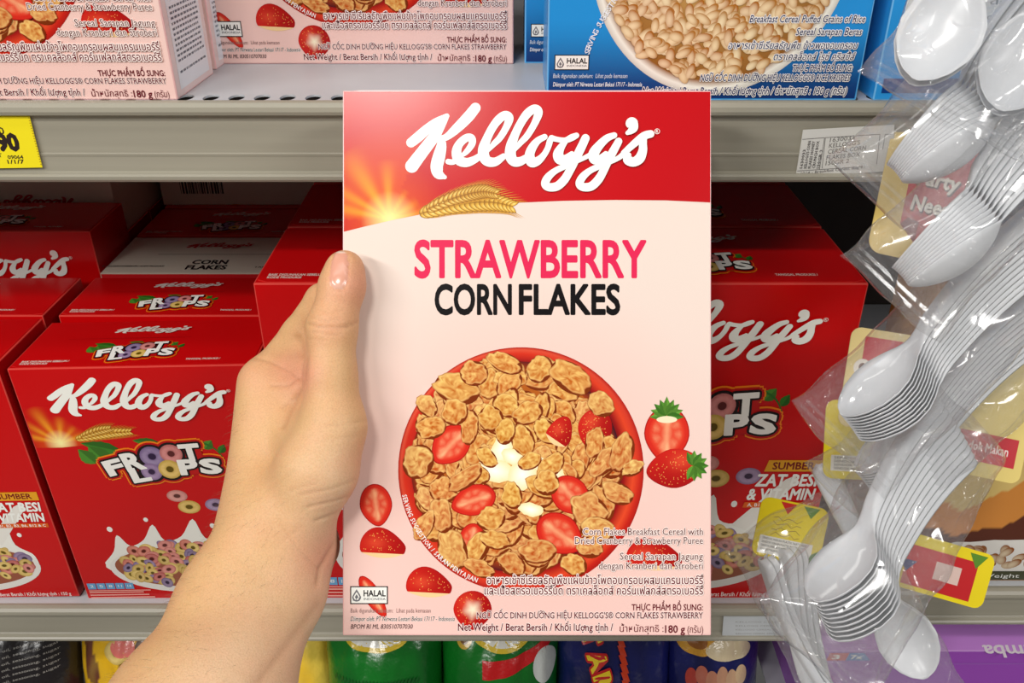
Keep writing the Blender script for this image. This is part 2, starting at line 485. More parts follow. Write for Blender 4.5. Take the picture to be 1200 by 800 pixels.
def halal(art, x0, y0, x1, y1):
    """white certification mark with a flame and the word under a thin black frame; art y runs down"""
    w, h = x1-x0, y1-y0
    art.poly([(x0, y0), (x1, y0), (x1, y1), (x0, y1)], BLACK)
    e = h*0.06
    art.up(3); art.poly([(x0+e, y0+e), (x1-e, y0+e), (x1-e, y1-e), (x0+e, y1-e)], WHITE)
    art.up(3)
    cx, cy = x0+w*0.17, y0+h*0.52
    for k, q in enumerate((1.0, 0.66, 0.36)):
        P = []
        for i in range(24):
            a = 2*PI*i/24; r = 1.0 if math.sin(a) > 0 else 1-0.55*abs(math.sin(a))**2*abs(math.cos(a))
            P.append((cx+h*0.25*q*math.cos(a)*(1 if math.sin(a) > 0 else (1+math.sin(a))**0.7), cy+h*0.08+h*(0.26 if math.sin(a) > 0 else 0.44)*q*math.sin(a)))
        art.poly(P, C(110,110,116) if k % 2 == 0 else WHITE)
    for k in range(3):
        art.poly([(cx-h*0.2+k*h*0.16, cy+h*0.1), (cx-h*0.2+k*h*0.16+h*0.04, cy+h*0.1), (cx-h*0.2+k*h*0.16+h*0.04, cy+h*0.3), (cx-h*0.2+k*h*0.16, cy+h*0.3)], C(110,110,116))
    art.text('HALAL', x0+w*0.36, x1-w*0.06, y0+h*0.56, h*0.33, BLACK, 0.03, ydir=-1)
    art.text('INDONESIA', x0+w*0.36, x1-w*0.06, y0+h*0.78, h*0.13, C(90,90,96), 0.01, ydir=-1)
# ------------------------------------------------------------------ cartons
def carton_body(W, H, T, front, side, top, edge, name='carton', parent=None, bev=0.0008):
    bm = bmesh.new(); bmesh.ops.create_cube(bm, size=1)
    for v in bm.verts: v.co = Vector((v.co.x*W, (v.co.y+0.5)*T, (v.co.z+0.5)*H))
    bmesh.ops.bevel(bm, geom=bm.edges[:], offset=bev, segments=2, profile=0.6, affect='EDGES')
    mb = MB()
    for f in bm.faces:
        n = f.normal
        if n.y < -0.98: c = front
        elif n.z > 0.98: c = top
        elif n.z < -0.98: c = side
        elif abs(n.x) > 0.98 or n.y > 0.98: c = side
        else: c = edge
        mb.poly([v.co.copy() for v in f.verts], c)
    bm.free()
    return mb.build(name, M_PRINT, parent)
def top_flap(W, H, T, col, parent, edge):
    """tuck-in lid: a board a little smaller than the top with its folded front lip and two notches"""
    mb = MB(); e = 0.0004
    x0, x1, y0, y1 = -W/2+0.0016, W/2-0.0016, 0.0012, T-0.0012
    nt = 0.006
    P = [(x0+nt, y0), (x1-nt, y0), (x1, y0+nt*0.4), (x1, y1), (x0, y1), (x0, y0+nt*0.4)]
    up = [(x, y, H+e) for x, y in P]; dn = [(x, y, H-0.0004) for x, y in P]
    mb.poly(up, col)
    for i in range(len(P)):
        j = (i+1) % len(P); mb.poly([dn[i], dn[j], up[j], up[i]], edge)
    return mb.build('top_flap', M_PRINT, parent)
def front3(W, H): return lambda a, b, l: (a, -l, b)
PINK = C(234, 214, 204); RED = C(192, 6, 18); FRED = C(198, 5, 9)

# ---- pale pink corn flake carton, its art in pixels of the held box
SK = 0.19/431.0
SW, SH, ST_ = 0.19, 637*SK, 0.046
def s3(a, b, l): return ((a-617.5)*SK, -l, (744.5-b)*SK)
def s_art(base, step=2.5e-6): return Art(s3, step, base)
def band_y(x):
    pts = [(402,273),(430,266),(460,259),(520,247),(560,242),(600,239),(660,236.5),(720,235.5),(780,236),(833,238.5)]
    for (x0, y0), (x1, y1) in zip(pts, pts[1:]):
        if x <= x1: return y0+(y1-y0)*(x-x0)/(x1-x0)
    return pts[-1][1]
def strawberry_carton(name, loc, rot):
    rg = random.Random(11)
    root = empty(name, loc, rot)
    carton_body(SW, SH, ST_, PINK, C(236,214,210), RED, C(240,190,188), 'carton', root)
    top_flap(SW, SH, ST_, C(200,12,24), root, C(240,190,188))
    A = s_art(1.0e-4)                                              # background of the front
    def pk(i, j):
        x = 403.5+i*(831.5-403.5)/24; y = 235+j*(742.8-235)/40
        t = (y-300)/440
        c = mix(C(232,214,203), C(240,200,192), max(0, t)**1.2)
        d = math.hypot((x-611), (y-551))/150
        if 0.9 < d < 1.6: c = mix(c, C(240,188,176), 0.35*(1.6-d)/0.7)
        return A.to3(x, y, 1e-4), c
    A.mb.grid(24, 40, pk)
    A.build('front_panel', M_PRINT, root)
    B = s_art(1.6e-4)
    def rb(i, j):
        x = 403.5+i*(831.8-403.5)/150; y0 = 109.0; y1 = band_y(x); y = y0+(y1-y0)*j/60
        dx, dy = x-457, y-258; r = math.hypot(dx, dy); a = math.atan2(-dy, dx)
        c = mix(C(196,5,18), C(180,4,15), 0.6*max(0, (x-640)/200))
        ray_ = 0
        for ang, wd, ln in ((1.62,0.13,70),(2.15,0.17,95),(2.62,0.11,85),(2.92,0.12,85),(1.05,0.10,40),(0.55,0.16,40),(0.2,0.12,55)):
            ray_ += math.exp(-((a-ang)/wd)**2)*max(0, 1-r/ln)**0.7
        c = mix(c, C(236,96,18), 0.75*max(0, 1-r/110)**0.9 if a > 1.2 else 0.8*max(0, 1-r/70))
        c = mix(c, C(250,176,28), min(1, 0.9*ray_))
        c = mix(c, C(255,244,160), max(0, 1-r/34)**1.1)
        return B.to3(x, y, 1.6e-4), c
    B.mb.grid(150, 60, rb)
    B.build('red_banner', M_PRINT, root, 'red top banner with a sunburst')
    L = s_art(2.0e-4, 1e-6); logo(L, LX0, LX1, LY0, LY1, C(243,245,238)); L.build('brand_logo', M_PRINT, root, 'white script brand name')
    Wt = s_art(1.8e-4, 1e-6)
    wheat(Wt, [(492,252),(520,244),(550,239),(578,238.5),(600,243)], 9.5)
    wheat(Wt, [(500,247),(525,236),(548,229),(566,226),(580,228)], 7.5, C(206,150,54))
    Wt.build('wheat_picture', M_PRINT, root, 'golden ear of wheat')
    T = s_art(1.4e-4)
    T.text('STRAWBERRY', 487, 756, 325.3, 41.5, C(224,38,84), 0.028, ydir=-1, res=4)
    T.build('flavour_title', M_PRINT, root, 'crimson capitals')
    T = s_art(1.4e-4)
    T.text('CORN', 510.5, 599, 368.5, 33.5, C(16,12,14), 0.03, ydir=-1, res=4)
    T.text('FLAKES', 609, 725.5, 368.5, 33.5, C(16,12,14), 0.03, ydir=-1, res=4)
    T.build('product_title', M_PRINT, root, 'black capitals')
    # bowl of flakes
    W = s_art(1.6e-4, 4.5e-7)
    cx, cy, R = 610.5, 551, 143.5
    def circ(x, y, r, n=90): return [(x+r*math.cos(2*PI*i/n), y+r*math.sin(2*PI*i/n)) for i in range(n)]
    def rimc(f, n=90): return [f(2*PI*i/n) for i in range(n)]
    W.rings(cx, cy, [circ(605, 547, 120), circ(606, 547.5, 126), circ(608, 549, 134), circ(609.5, 550, 139.5), circ(cx, cy, R)],
            [rimc(lambda a: mix(C(124,20,18), C(60,12,22), 0.5+0.5*math.cos(a-0.2))), rimc(lambda a: mix(C(196,40,26), C(150,22,20), 0.5+0.5*math.cos(a))),
             rimc(lambda a: mix(C(206,42,26), C(226,74,40), 0.5+0.5*math.cos(a-0.7))), rimc(lambda a: mix(C(222,84,58), C(196,34,22), 0.5-0.5*math.cos(a+2.3))), C(168,26,20)])
    W.ellipse(605, 547, 121, 121, C(246,240,228), 60)
    W.rings(605, 547, [circ(604.5, 546.5, 113), circ(605, 547, 123)], [C(160,62,22), rimc(lambda a: mix(C(120,30,18), C(28,14,34), 0.5+0.5*math.cos(a-0.35)))])
    W.ellipse(603, 546, 114, 114, C(178,92,30), 60)
    # flakes, outermost first
    spots = []
    for k in range(280):
        a = rg.random()*2*PI; q = math.sqrt(rg.random()); spots.append((q*(112+8*max(0, -math.cos(a-0.5))), a))
    spots.sort(key=lambda p: -p[0]+rg.random()*40)
    for q, a in spots:
        x, y = 604+q*math.cos(a), 547+q*math.sin(a)
        yel = max(0, 1-math.hypot(x-600, y-500)/75)
        tone = mix(rg.choice([C(236,140,36), C(222,106,26), C(240,162,60), C(228,120,44), C(238,156,98)]), C(246,190,30), yel*rg.random()*0.9)
        flake(W, x, y, rg.uniform(14, 23), rg.uniform(10, 15), rg.random()*PI, rg, tone)
    for x, y, r1, r2, ro in ((588,526,11,20,0.3),(580,552,24,13,0.1),(612,556,16,19,0.6),(622,597,15,8,0.2),(600,535,13,9,0.5),(640,548,24,9,0.5)):
        P = [(x+(r1*math.cos(t)*math.cos(ro)-r2*math.sin(t)*math.sin(ro))*(1+0.22*N(math.cos(t)*2+x, math.sin(t)*2)), y+(r1*math.cos(t)*math.sin(ro)+r2*math.sin(t)*math.cos(ro))*(1+0.22*N(math.cos(t)*2+y, math.sin(t)*2))) for t in [2*PI*i/24 for i in range(24)]]
        W.rings(x, y, [[(x, y)], P], [C(255,252,246), C(250,228,170)])
    for x, y, rx, ry, ro in ((593,475,17,12,0.5),(618,484,18,12,-0.4),(575,490,15,14,1.0),(640,505,17,12,0.7),(612,515,18,13,1.2),(570,535,14,9,0.8),(600,580,15,11,1.4),(636,570,20,12,0.4),(645,545,18,11,2.4),(620,540,14,9,2.8),(560,555,14,10,0.4),(592,505,15,11,1.8)):
        flake(W, x, y, rx, ry, ro, rg, mix(C(244,186,36), C(238,160,56), rg.random()))
    for x, y, w, h, ro, k in ((529,521,42,54,0.75,'cut'),(556,586,36,54,1.25,'cut'),(553,632,30,40,0.2,'cut'),(668,580,42,52,-0.75,'cut'),(655,625,46,60,-0.95,'cut'),(655,510,30,34,0.6,'wedge'),(697,502,40,48,0.25,'whole')):
        berry(W, x, y, w, h, ro, rg, k)
    for x, y, rx, ry, ro in ((575,607,16.5,12.5,-0.25),(696,518,11,17,0.2),(717,522,12,9,1.0),(708,540,21,11,-0.8),(690,597,22,17,0.5),(723,577,18,12,0.4),(700,620,19,15,0.3),(560,640,12,20,0.5),(580,632,17,10,0.2),(600,660,16,12,0.6),(630,645,21,13,-0.1),(672,660,15,12,0.5),(690,640,15,12,0.2),(530,642,16,24,-0.35),(517,603,12,20,-0.2),(497,615,10,18,0.5),(545,560,22,10,-0.6),(550,500,10,20,0.1),(640,565,14,14,0),(592,425,20,11,0.4),(632,432,14,16,0.6),(668,442,26,16,0.6),(535,455,26,17,0.3),(555,437,16,14,0),(533,483,14,15,1.0),(505,500,17,13,-0.2),(490,540,17,20,0.5),(500,475,14,10,0.8),(703,473,16,13,0.7),(728,530,13,22,0.3),(740,548,13,8,-0.4),(562,665,17,9,0.4)):
        flake(W, x, y, rx, ry, ro, rg)
    W.build('bowl_picture', M_PRINT, root, 'red bowl of corn flakes with milk and sliced strawberries')
    sg = s_art(5.6e-4)
    txt = 'SERVING SUGGESTION / SARAN PENYAJIAN'
    n = len(txt); a0, a1 = math.radians(166), math.radians(221.5)*1.0
    # the caption runs down the left rim: reading direction follows the rim away from the top
    wid = []
    for ch in txt:
        wid.append(0.45 if ch == ' ' else 0.3+bbox(glyphs(ch, 0, 1)[0])[2]-bbox(glyphs(ch, 0, 1)[0])[0] if ch != ' ' else 0.45)
    tot = sum(wid); acc = 0
    for ch, w in zip(txt, wid):
        t = (acc+w/2)/tot; acc += w
        if ch == ' ': continue
        ang = math.radians(168)-t*math.radians(57)                    # image angle measured with y down
        px, py = 609.5+138.3*math.cos(ang), 550.5+138.3*math.sin(ang)
        v, f = glyphs(ch, 0.015, 1); b = bbox(v); k = 5.4/CAPH
        tx, ty = math.sin(ang), -math.cos(ang)                       # down the rim
        ux, uy = math.cos(ang)*-1, -math.sin(ang)                    # towards the bowl = letters' up
        sg.mesh([(px+(p[0]-(b[0]+b[2])/2)*k*0.8*tx+(p[1]-CAPH/2)*k*ux, py+(p[0]-(b[0]+b[2])/2)*k*0.8*ty+(p[1]-CAPH/2)*k*uy) for p in v], f, C(250,240,236))
    sg.build('serving_caption', M_PRINT, root)
    for x, y, w, h, ro, k in ((441,591,38,50,-0.15,'cut'),(449,641,54,34,0.05,'wedge'),(503,687,54,34,0.05,'wedge'),(437,698,20,56,-0.55,'cut'),(554,714,45,46,0.1,'star'),(766,655,66,36,0.05,'wedge')):
        S = s_art(1.7e-4); berry(S, x, y, w, h, ro, rg, k); S.build('strawberry_picture', M_PRINT, root)
    S = s_art(1.8e-4)
    S2 = s_art(2.4e-4)
    berry(S, 781, 508, 53, 66, 0.05, rg, 'cut')
    for k in range(9): leaf(S, 781, 487, 20 if k != 4 else 22, 8, -PI*0.5+(k-4)*0.42, mix(C(70,130,40), C(104,160,58), rg.random()))
    S.ellipse(781, 492, 12, 4, C(240,226,190))
    S.build('strawberry_picture', M_PRINT, root)
    berry(S2, 790, 549, 46, 64, -PI/2-0.15+PI, rg, 'whole')
    for k in range(9): leaf(S2, 812, 546, 18, 8, (k-4)*0.5, mix(C(70,130,40), C(104,160,58), rg.random()))
    S2.build('strawberry_picture', M_PRINT, root)
    D = s_art(5.6e-4); h = C(248,232,226); br = C(96,44,42); dk = C(104,22,34)
    for body, x0, x1, yb, cap in (('Corn Flakes Breakfast Cereal with',683,823,626.6,8),('Dried Cranberry & Strawberry Puree',673.5,823,637,8),('Sereal Sarapan Jagung',726,823,655.4,8),('dengan Kranberi dan Stroberi',701.5,823,666.4,8)):
        D.text(body, x0, x1, yb, cap, br, 0.004, halo=h, hoff=0.075, ydir=-1)
    D.text('อาหารเช้าซีเรียลธัญพืชแผ่นข้าวโพดอบกรอบผสมแครนเบอร์รี่', 571, 823, 683.8, 9.0, dk, 0.012, halo=h, hoff=0.085, ydir=-1)
    D.text('และเนื้อสตรอเบอร์รี่บด ตราเคลล็อกส์ คอร์นเฟลกส์สตรอเบอร์รี่', 568, 823, 696, 9.0, dk, 0.012, halo=h, hoff=0.085, ydir=-1)
    D.build('description_text', M_PRINT, root)
    D = s_art(2.2e-4)
    D.text('THỰC PHẨM BỔ SUNG:', 740, 823, 714.8, 7.0, dk, 0.02, ydir=-1)
    D.text("NGŨ CỐC DINH DƯỠNG HIỆU KELLOGG'S® CORN FLAKES STRAWBERRY", 559, 823, 724.2, 7.0, dk, 0.02, halo=h, ydir=-1)
    D.text('Net Weight / Berat Bersih / Khối lượng tịnh /', 537, 718, 738.6, 8.2, dk, 0.022, halo=h, ydir=-1)
    D.text('น้ำหนักสุทธิ :', 726, 777, 740, 8.0, dk, 0.0, ydir=-1)
    D.text('180 g', 779, 802, 741, 8.6, dk, 0.02, ydir=-1)
    D.text('(กรัม)', 805, 823.5, 741, 8.0, dk, 0.0, ydir=-1)
    D.build('net_weight_text', M_PRINT, root)
    D = s_art(2.2e-4); g = C(92,66,66)
    D.text('Baik digunakan sebelum:', 411.5, 461, 717.5, 5.0, C(140,104,100), 0.0, ydir=-1)
    D.text('Lihat pada kemasan', 465, 505, 717.5, 5.0, C(140,104,100), 0.0, ydir=-1)
    D.text('Diimpor oleh: PT Nirwana Lestari Bekasi 17117 - Indonesia', 411.5, 533, 727.2, 5.2, C(40,24,26), 0.01, shear=0.2, halo=h, ydir=-1)
    D.text('BPOM RI ML 830510707030', 411.5, 484, 736.3, 5.2, g, 0.01, shear=0.2, ydir=-1)
    D.build('fine_print', M_PRINT, root)
    D = s_art(3.2e-4); halal(D, 411, 686.5, 455, 707.5); D.build('certification_mark', M_PRINT, root, 'white mark in a black frame')
    # nutrition side (right): grey columns of tiny lines on pale blue
    sd = Art(lambda a, b, l: (SW/2+l, a, b), 2e-6, 1e-4)
    sd.poly([(0.005, 0.004), (ST_-0.005, 0.004), (ST_-0.005, SH-0.012), (0.005, SH-0.012)], C(232,234,238))
    z = SH-0.02
    while z > 0.012:
        x = 0.0075
        while x < ST_-0.009:
            w = rg.uniform(0.001, 0.0034)
            sd.poly([(x, z), (min(x+w, ST_-0.007), z), (min(x+w, ST_-0.007), z+0.0013), (x, z+0.0013)], C(120,128,142), up=False); x += w+0.0007
        z -= 0.0028 if rg.random() > 0.06 else 0.006
    sd.build('nutrition_panel', M_PRINT, root, 'pale side panel of small grey print')
    return root

# ---- red fruit-ring carton
FW, FH, FT = 0.171, 0.219, 0.068
def loops_logo(art, T, S, dirn=1):
    """round-letter logo between leaves; T maps zoomed-photo coordinates, S scales lengths"""
    rg = random.Random(3)
    for x, y, l, w, ro in ((500,475,230,80,PI-0.28),(400,560,150,120,PI*0.62+0.2),(740,430,160,60,PI-0.2),(330,560,130,90,2.2),(990,470,80,60,0.9),(1075,500,70,46,1.1)):
        P = T(x, y); leaf(art, P[0], P[1], l*S, w*S, ro, mix(C(40,110,30), C(88,150,50), rg.random()), dirn)
    Q = catmull([(880,425),(940,415),(1000,432),(1050,470),(1085,530)], 5)
    for (x, y), (x2, y2) in zip(Q, Q[1:]):
        art.poly([T(x, y-7), T(x2, y2-7), T(x2, y2+7), T(x, y+7)], C(44,104,34), up=False)
    let = (('F',435,585,108,108,-15),('R',556,545,118,128,-12),('T',902,487,118,118,-4),('L',575,642,112,104,-10),('P',872,592,112,108,-3),('S',1003,588,124,108,2))
    oo = ((675,512,72,C(112,74,146)),(790,494,66,C(208,92,92)),(648,622,62,C(132,88,154)),(760,606,68,C(226,180,10)))
    geo = []
    for ch, x, y, w, h, rot in let:
        v, f = glyphs(ch, 0.035, 3); b = bbox(v); c, s = math.cos(math.radians(rot)), math.sin(math.radians(rot))
        V = []
        for p in v:
            X = ((p[0]-b[0])/(b[2]-b[0])-0.5)*w; Y = -((p[1]-b[1])/(b[3]-b[1])-0.5)*h
            V.append(T(x+X*c-Y*s, y+X*s+Y*c))
        geo.append((V, f))
    for rad, col in ((36, C(240,130,24)), (27, C(186,14,14)), (15, C(24,12,14))):
        art.up(3)
        for V, f in geo: art.fat(V, f, rad*S, col, 12)
        for x, y, r, c in oo:
            P = T(x, y); art.ellipse(P[0], P[1], (r+rad)*S, (r+rad)*S, col, 30)
        if rad > 20:
            art.poly([T(400,540), T(960,450), T(1000,640), T(560,680)], col)
    art.up(3)
    for x, y, r, c in oo:
        P = T(x, y); oring(art, P[0], P[1], r*S, rg, c, dirn=dirn)
    for V, f in geo: art.fat(V, f, 2.8*S, C(240,238,232), 8)
FX0 = -0.259; ZDECK = CAM.z-0.528; FY = 0.515
def pf(px, py):                                   # photo pixel -> local front coordinates of the traced box
    p = at_Y(px, py, FY); return (p.x-FX0, p.z-ZDECK)
def loops_carton(name, loc, rot):
    rg = random.Random(5)
    root = empty(name, loc, rot)
    carton_body(FW, FH, FT, FRED, C(168,8,14), C(196,8,12), C(214,70,62), 'carton', root)
    top_flap(FW, FH, FT, C(196,8,12), root, C(196,40,36))
    f3 = lambda a, b, l: (a, -l, b)
    L = Art(f3, 3e-6, 2e-4); a, b = pf(62, 470)[0], pf(272, 452)[0]
    logo(L, a, b, pf(180, 441)[1], pf(190, 493)[1], C(240,240,232), 4, 12); L.build('brand_logo', M_PRINT, root, 'white script brand name')
    W = Art(f3, 3e-6, 1.2e-4)
    cx, cz = pf(76, 517)
    def sun(i, j):
        x = max(-FW/2+0.0012, cx-0.032+0.078*i/60); z = cz-0.004+0.004*0+(0.036)*j/36
        z = max(z, cz-0.004+0.11*(x-cx)-0.9*(x-cx)**2)
        r = math.hypot(x-cx, z-cz); an = math.atan2(z-cz, x-cx); k = 0.0
        for ang, wd, ln in ((0.35,0.16,0.022),(0.8,0.12,0.02),(1.35,0.14,0.024),(1.95,0.15,0.034),(2.45,0.12,0.030),(2.85,0.13,0.032)):
            k += math.exp(-((an-ang)/wd)**2)*max(0, 1-r/ln)**0.8
        c = mix(FRED, C(232,110,20), 0.7*max(0, 1-r/0.022)); c = mix(c, C(250,180,40), k); c = mix(c, C(255,246,170), max(0, 1-r/0.012))
        return W.to3(x, z, 1.2e-4), c
    W.mb.grid(60, 36, sun)
    W.up(20)
    wheat(W, [pf(94, 513), pf(115, 509), pf(138, 506), pf(158, 505)], 0.0036)
    wheat(W, [pf(100, 510), pf(118, 504), pf(134, 501)], 0.0032, C(206,150,54))
    W.build('wheat_picture', M_PRINT, root, 'sunburst and golden wheat')
    G = Art(f3, 3e-6, 2e-4)
    q0, q1, q2 = pf(50+300/5, 430+550/5), pf(50+1080/5, 430+550/5), pf(50+650/5, 430+720/5)
    kx = (q1[0]-q0[0])/780
    T = lambda x, y: (q0[0]+(x-300)*kx, q0[1]-(y-550)*kx)
    loops_logo(G, T, kx); G.build('product_logo', M_PRINT, root, 'rounded white product lettering with leaves')
    cols = [C(214,172,20), C(190,36,26), C(120,80,144), C(216,104,92), C(226,186,60), C(108,70,132), C(210,84,50), C(206,164,20)]
    for px, py, r, c, sq in ((211,581,0.0078,C(214,122,112),0.72),(225,594,0.0085,C(222,178,30),0.75),(256,592,0.0080,C(140,104,158),0.75),(168,640,0.006,C(214,190,60),0.6)):
        O = Art(f3, 3e-6, 1.5e-4+px*1e-8); p = pf(px, py); oring(O, p[0], p[1], r, rg, c, sq)
        O.build('fruit_ring_picture', M_PRINT, root)
    K = Art(f3, 6e-7, 1.6e-4)
    bx = pf(138, 690)[0]; cx = 0.002; rx = cx-bx; cz = 0.030; 
    # milk splash above the bowl, then the bowl and its heap of rings
    sp = [(-0.062,0.040),(-0.052,0.052),(-0.046,0.068),(-0.038,0.057),(-0.026,0.063),(-0.016,0.078),(-0.010,0.062),(0.004,0.066),(0.016,0.083),(0.022,0.064),(0.036,0.062),(0.048,0.074),(0.050,0.056),(0.062,0.044),(0.05,0.03),(-0.05,0.03)]
    K.poly(catmull(sp+[sp[0]], 4)[:-1], C(232,230,222))
    for x, z, r in ((-0.050,0.074,0.0022),(-0.02,0.083,0.0018),(0.03,0.076,0.002),(0.056,0.066,0.0018)): K.ellipse(x, z, r, r*1.2, C(236,234,228), 14)
    K.up(3); K.poly([(0.030,0.060),(0.060,0.094),(0.066,0.097),(0.068,0.092),(0.040,0.056)], C(228,224,216))   # spoon
    pts = [(cx+rx*math.cos(t), cz+0.004-0.027*math.sin(t)*(1 if math.sin(t) > 0 else 0.85)) for t in [2*PI*i/50 for i in range(50)]]
    K.poly(pts, C(226,222,216))
    K.poly([(cx+(p[0]-cx)*0.93, cz+0.006+(p[1]-cz-0.004)*0.85) for p in pts], C(150,84,60))
    sp = []
    for k in range(150):
        t = rg.random()*2*PI; q = math.sqrt(rg.random())
        sp.append((cx+q*rx*0.88*math.cos(t), cz+0.007+q*0.021*math.sin(t)))
    sp.sort(key=lambda p: -p[1]+rg.random()*0.012)
    for x, z in sp: oring(K, x, z, rg.uniform(0.0048, 0.0064), rg, rg.choice(cols), rg.uniform(0.6, 0.95), rg.random()*PI)
    K.build('bowl_picture', M_PRINT, root, 'white bowl of coloured rings in splashing milk')
    V = Art(f3, 4e-6, 3.0e-4); xr = FW/2-0.004; zt = 0.100
    V.poly([(xr-0.036, zt), (xr, zt), (xr, zt+0.008), (xr-0.034, zt+0.008)], C(226,160,30))
    V.text('SUMBER', xr-0.031, xr-0.005, zt+0.0016, 0.0048, C(120,16,14), 0.03)
    V.text('ZAT BESI', xr-0.040, xr-0.001, zt-0.0105, 0.0082, WHITE, 0.035, shear=0.12)
    V.text('& VITAMIN', xr-0.044, xr-0.001, zt-0.0205, 0.0078, WHITE, 0.035, shear=0.12)
    V.poly([(xr-0.046, zt-0.0265), (xr, zt-0.0265), (xr, zt-0.0225), (xr-0.045, zt-0.0225)], C(216,96,24))
    V.text('A, B1, B2, B3, B6, B12 & C', xr-0.043, xr-0.002, zt-0.0257, 0.0024, WHITE, 0.01)
    V.build('vitamin_claim', M_PRINT, root, 'yellow and white vitamin claim')
    B = Art(f3, 4e-6, 3.2e-4); x0 = -FW/2+0.003
    for k in range(5): B.poly([(x0+k*0.0076, 0.0115), (x0+k*0.0076+0.0068, 0.0115), (x0+k*0.0076+0.0068, 0.018), (x0+k*0.0076, 0.018)], C(104,160,204), up=False)
    for k in range(5): B.text('%d' % (k*3+2), x0+k*0.0076+0.002, x0+k*0.0076+0.005, 0.0135, 0.0026, WHITE)
    for k, z in enumerate((0.0018, 0.0046, 0.0074)):
        B.poly([(x0, z), (x0+0.052-k*0.004, z), (x0+0.052-k*0.004, z+0.0013), (x0, z+0.0013)], C(232,160,150), up=False)
    B.poly([(x0, 0.0095), (x0+0.05, 0.0095), (x0+0.05, 0.0105), (x0, 0.0105)], C(232,160,150), up=False)
    B.build('nutrition_strip', M_PRINT, root, 'blue nutrition blocks and pale lines')
    B = Art(f3, 4e-6, 3.2e-4); B.text('Berat Bersih / Khối lượng tịnh : 150 g', xr-0.060, xr-0.002, 0.0020, 0.0034, C(250,232,226), 0.01)
    B.build('net_weight_text', M_PRINT, root)
    t3 = lambda a, b, l: (a, b, FH+0.0005+l)
    P = Art(t3, 4e-6, 1.0e-4)
    logo(P, -0.030, 0.026, 0.058, 0.046, C(226,214,206), 3, 9, reg=False)
    P.build('top_brand_logo', M_PRINT, root, 'small white script brand name')
    P = Art(t3, 4e-6, 1.0e-4)
    kx = 0.062/780
    T = lambda x, y: (-0.036+(x-300)*kx, 0.021-(y-550)*kx*1.15)
    loops_logo(P, T, kx); P.build('top_product_logo', M_PRINT, root, 'small product lettering')
    P = Art(t3, 4e-6, 1.0e-4); w = C(232,208,198)
    P.text('BAIK DIGUNAKAN SEBELUM /', -0.079, -0.046, 0.0075, 0.0022, w, 0.03)
    P.text('KODE PRODUKSI', -0.079, -0.060, 0.0045, 0.0022, w, 0.03)
    P.text('TANGGAL PRODUKSI /', 0.036, 0.060, 0.0075, 0.0022, w, 0.03)
    P.poly([(-0.060, 0.0400), (0.030, 0.0402), (0.030, 0.0405), (-0.060, 0.0403)], C(150,6,10))
    P.build('top_fine_print', M_PRINT, root, 'tiny white capitals')
    return root

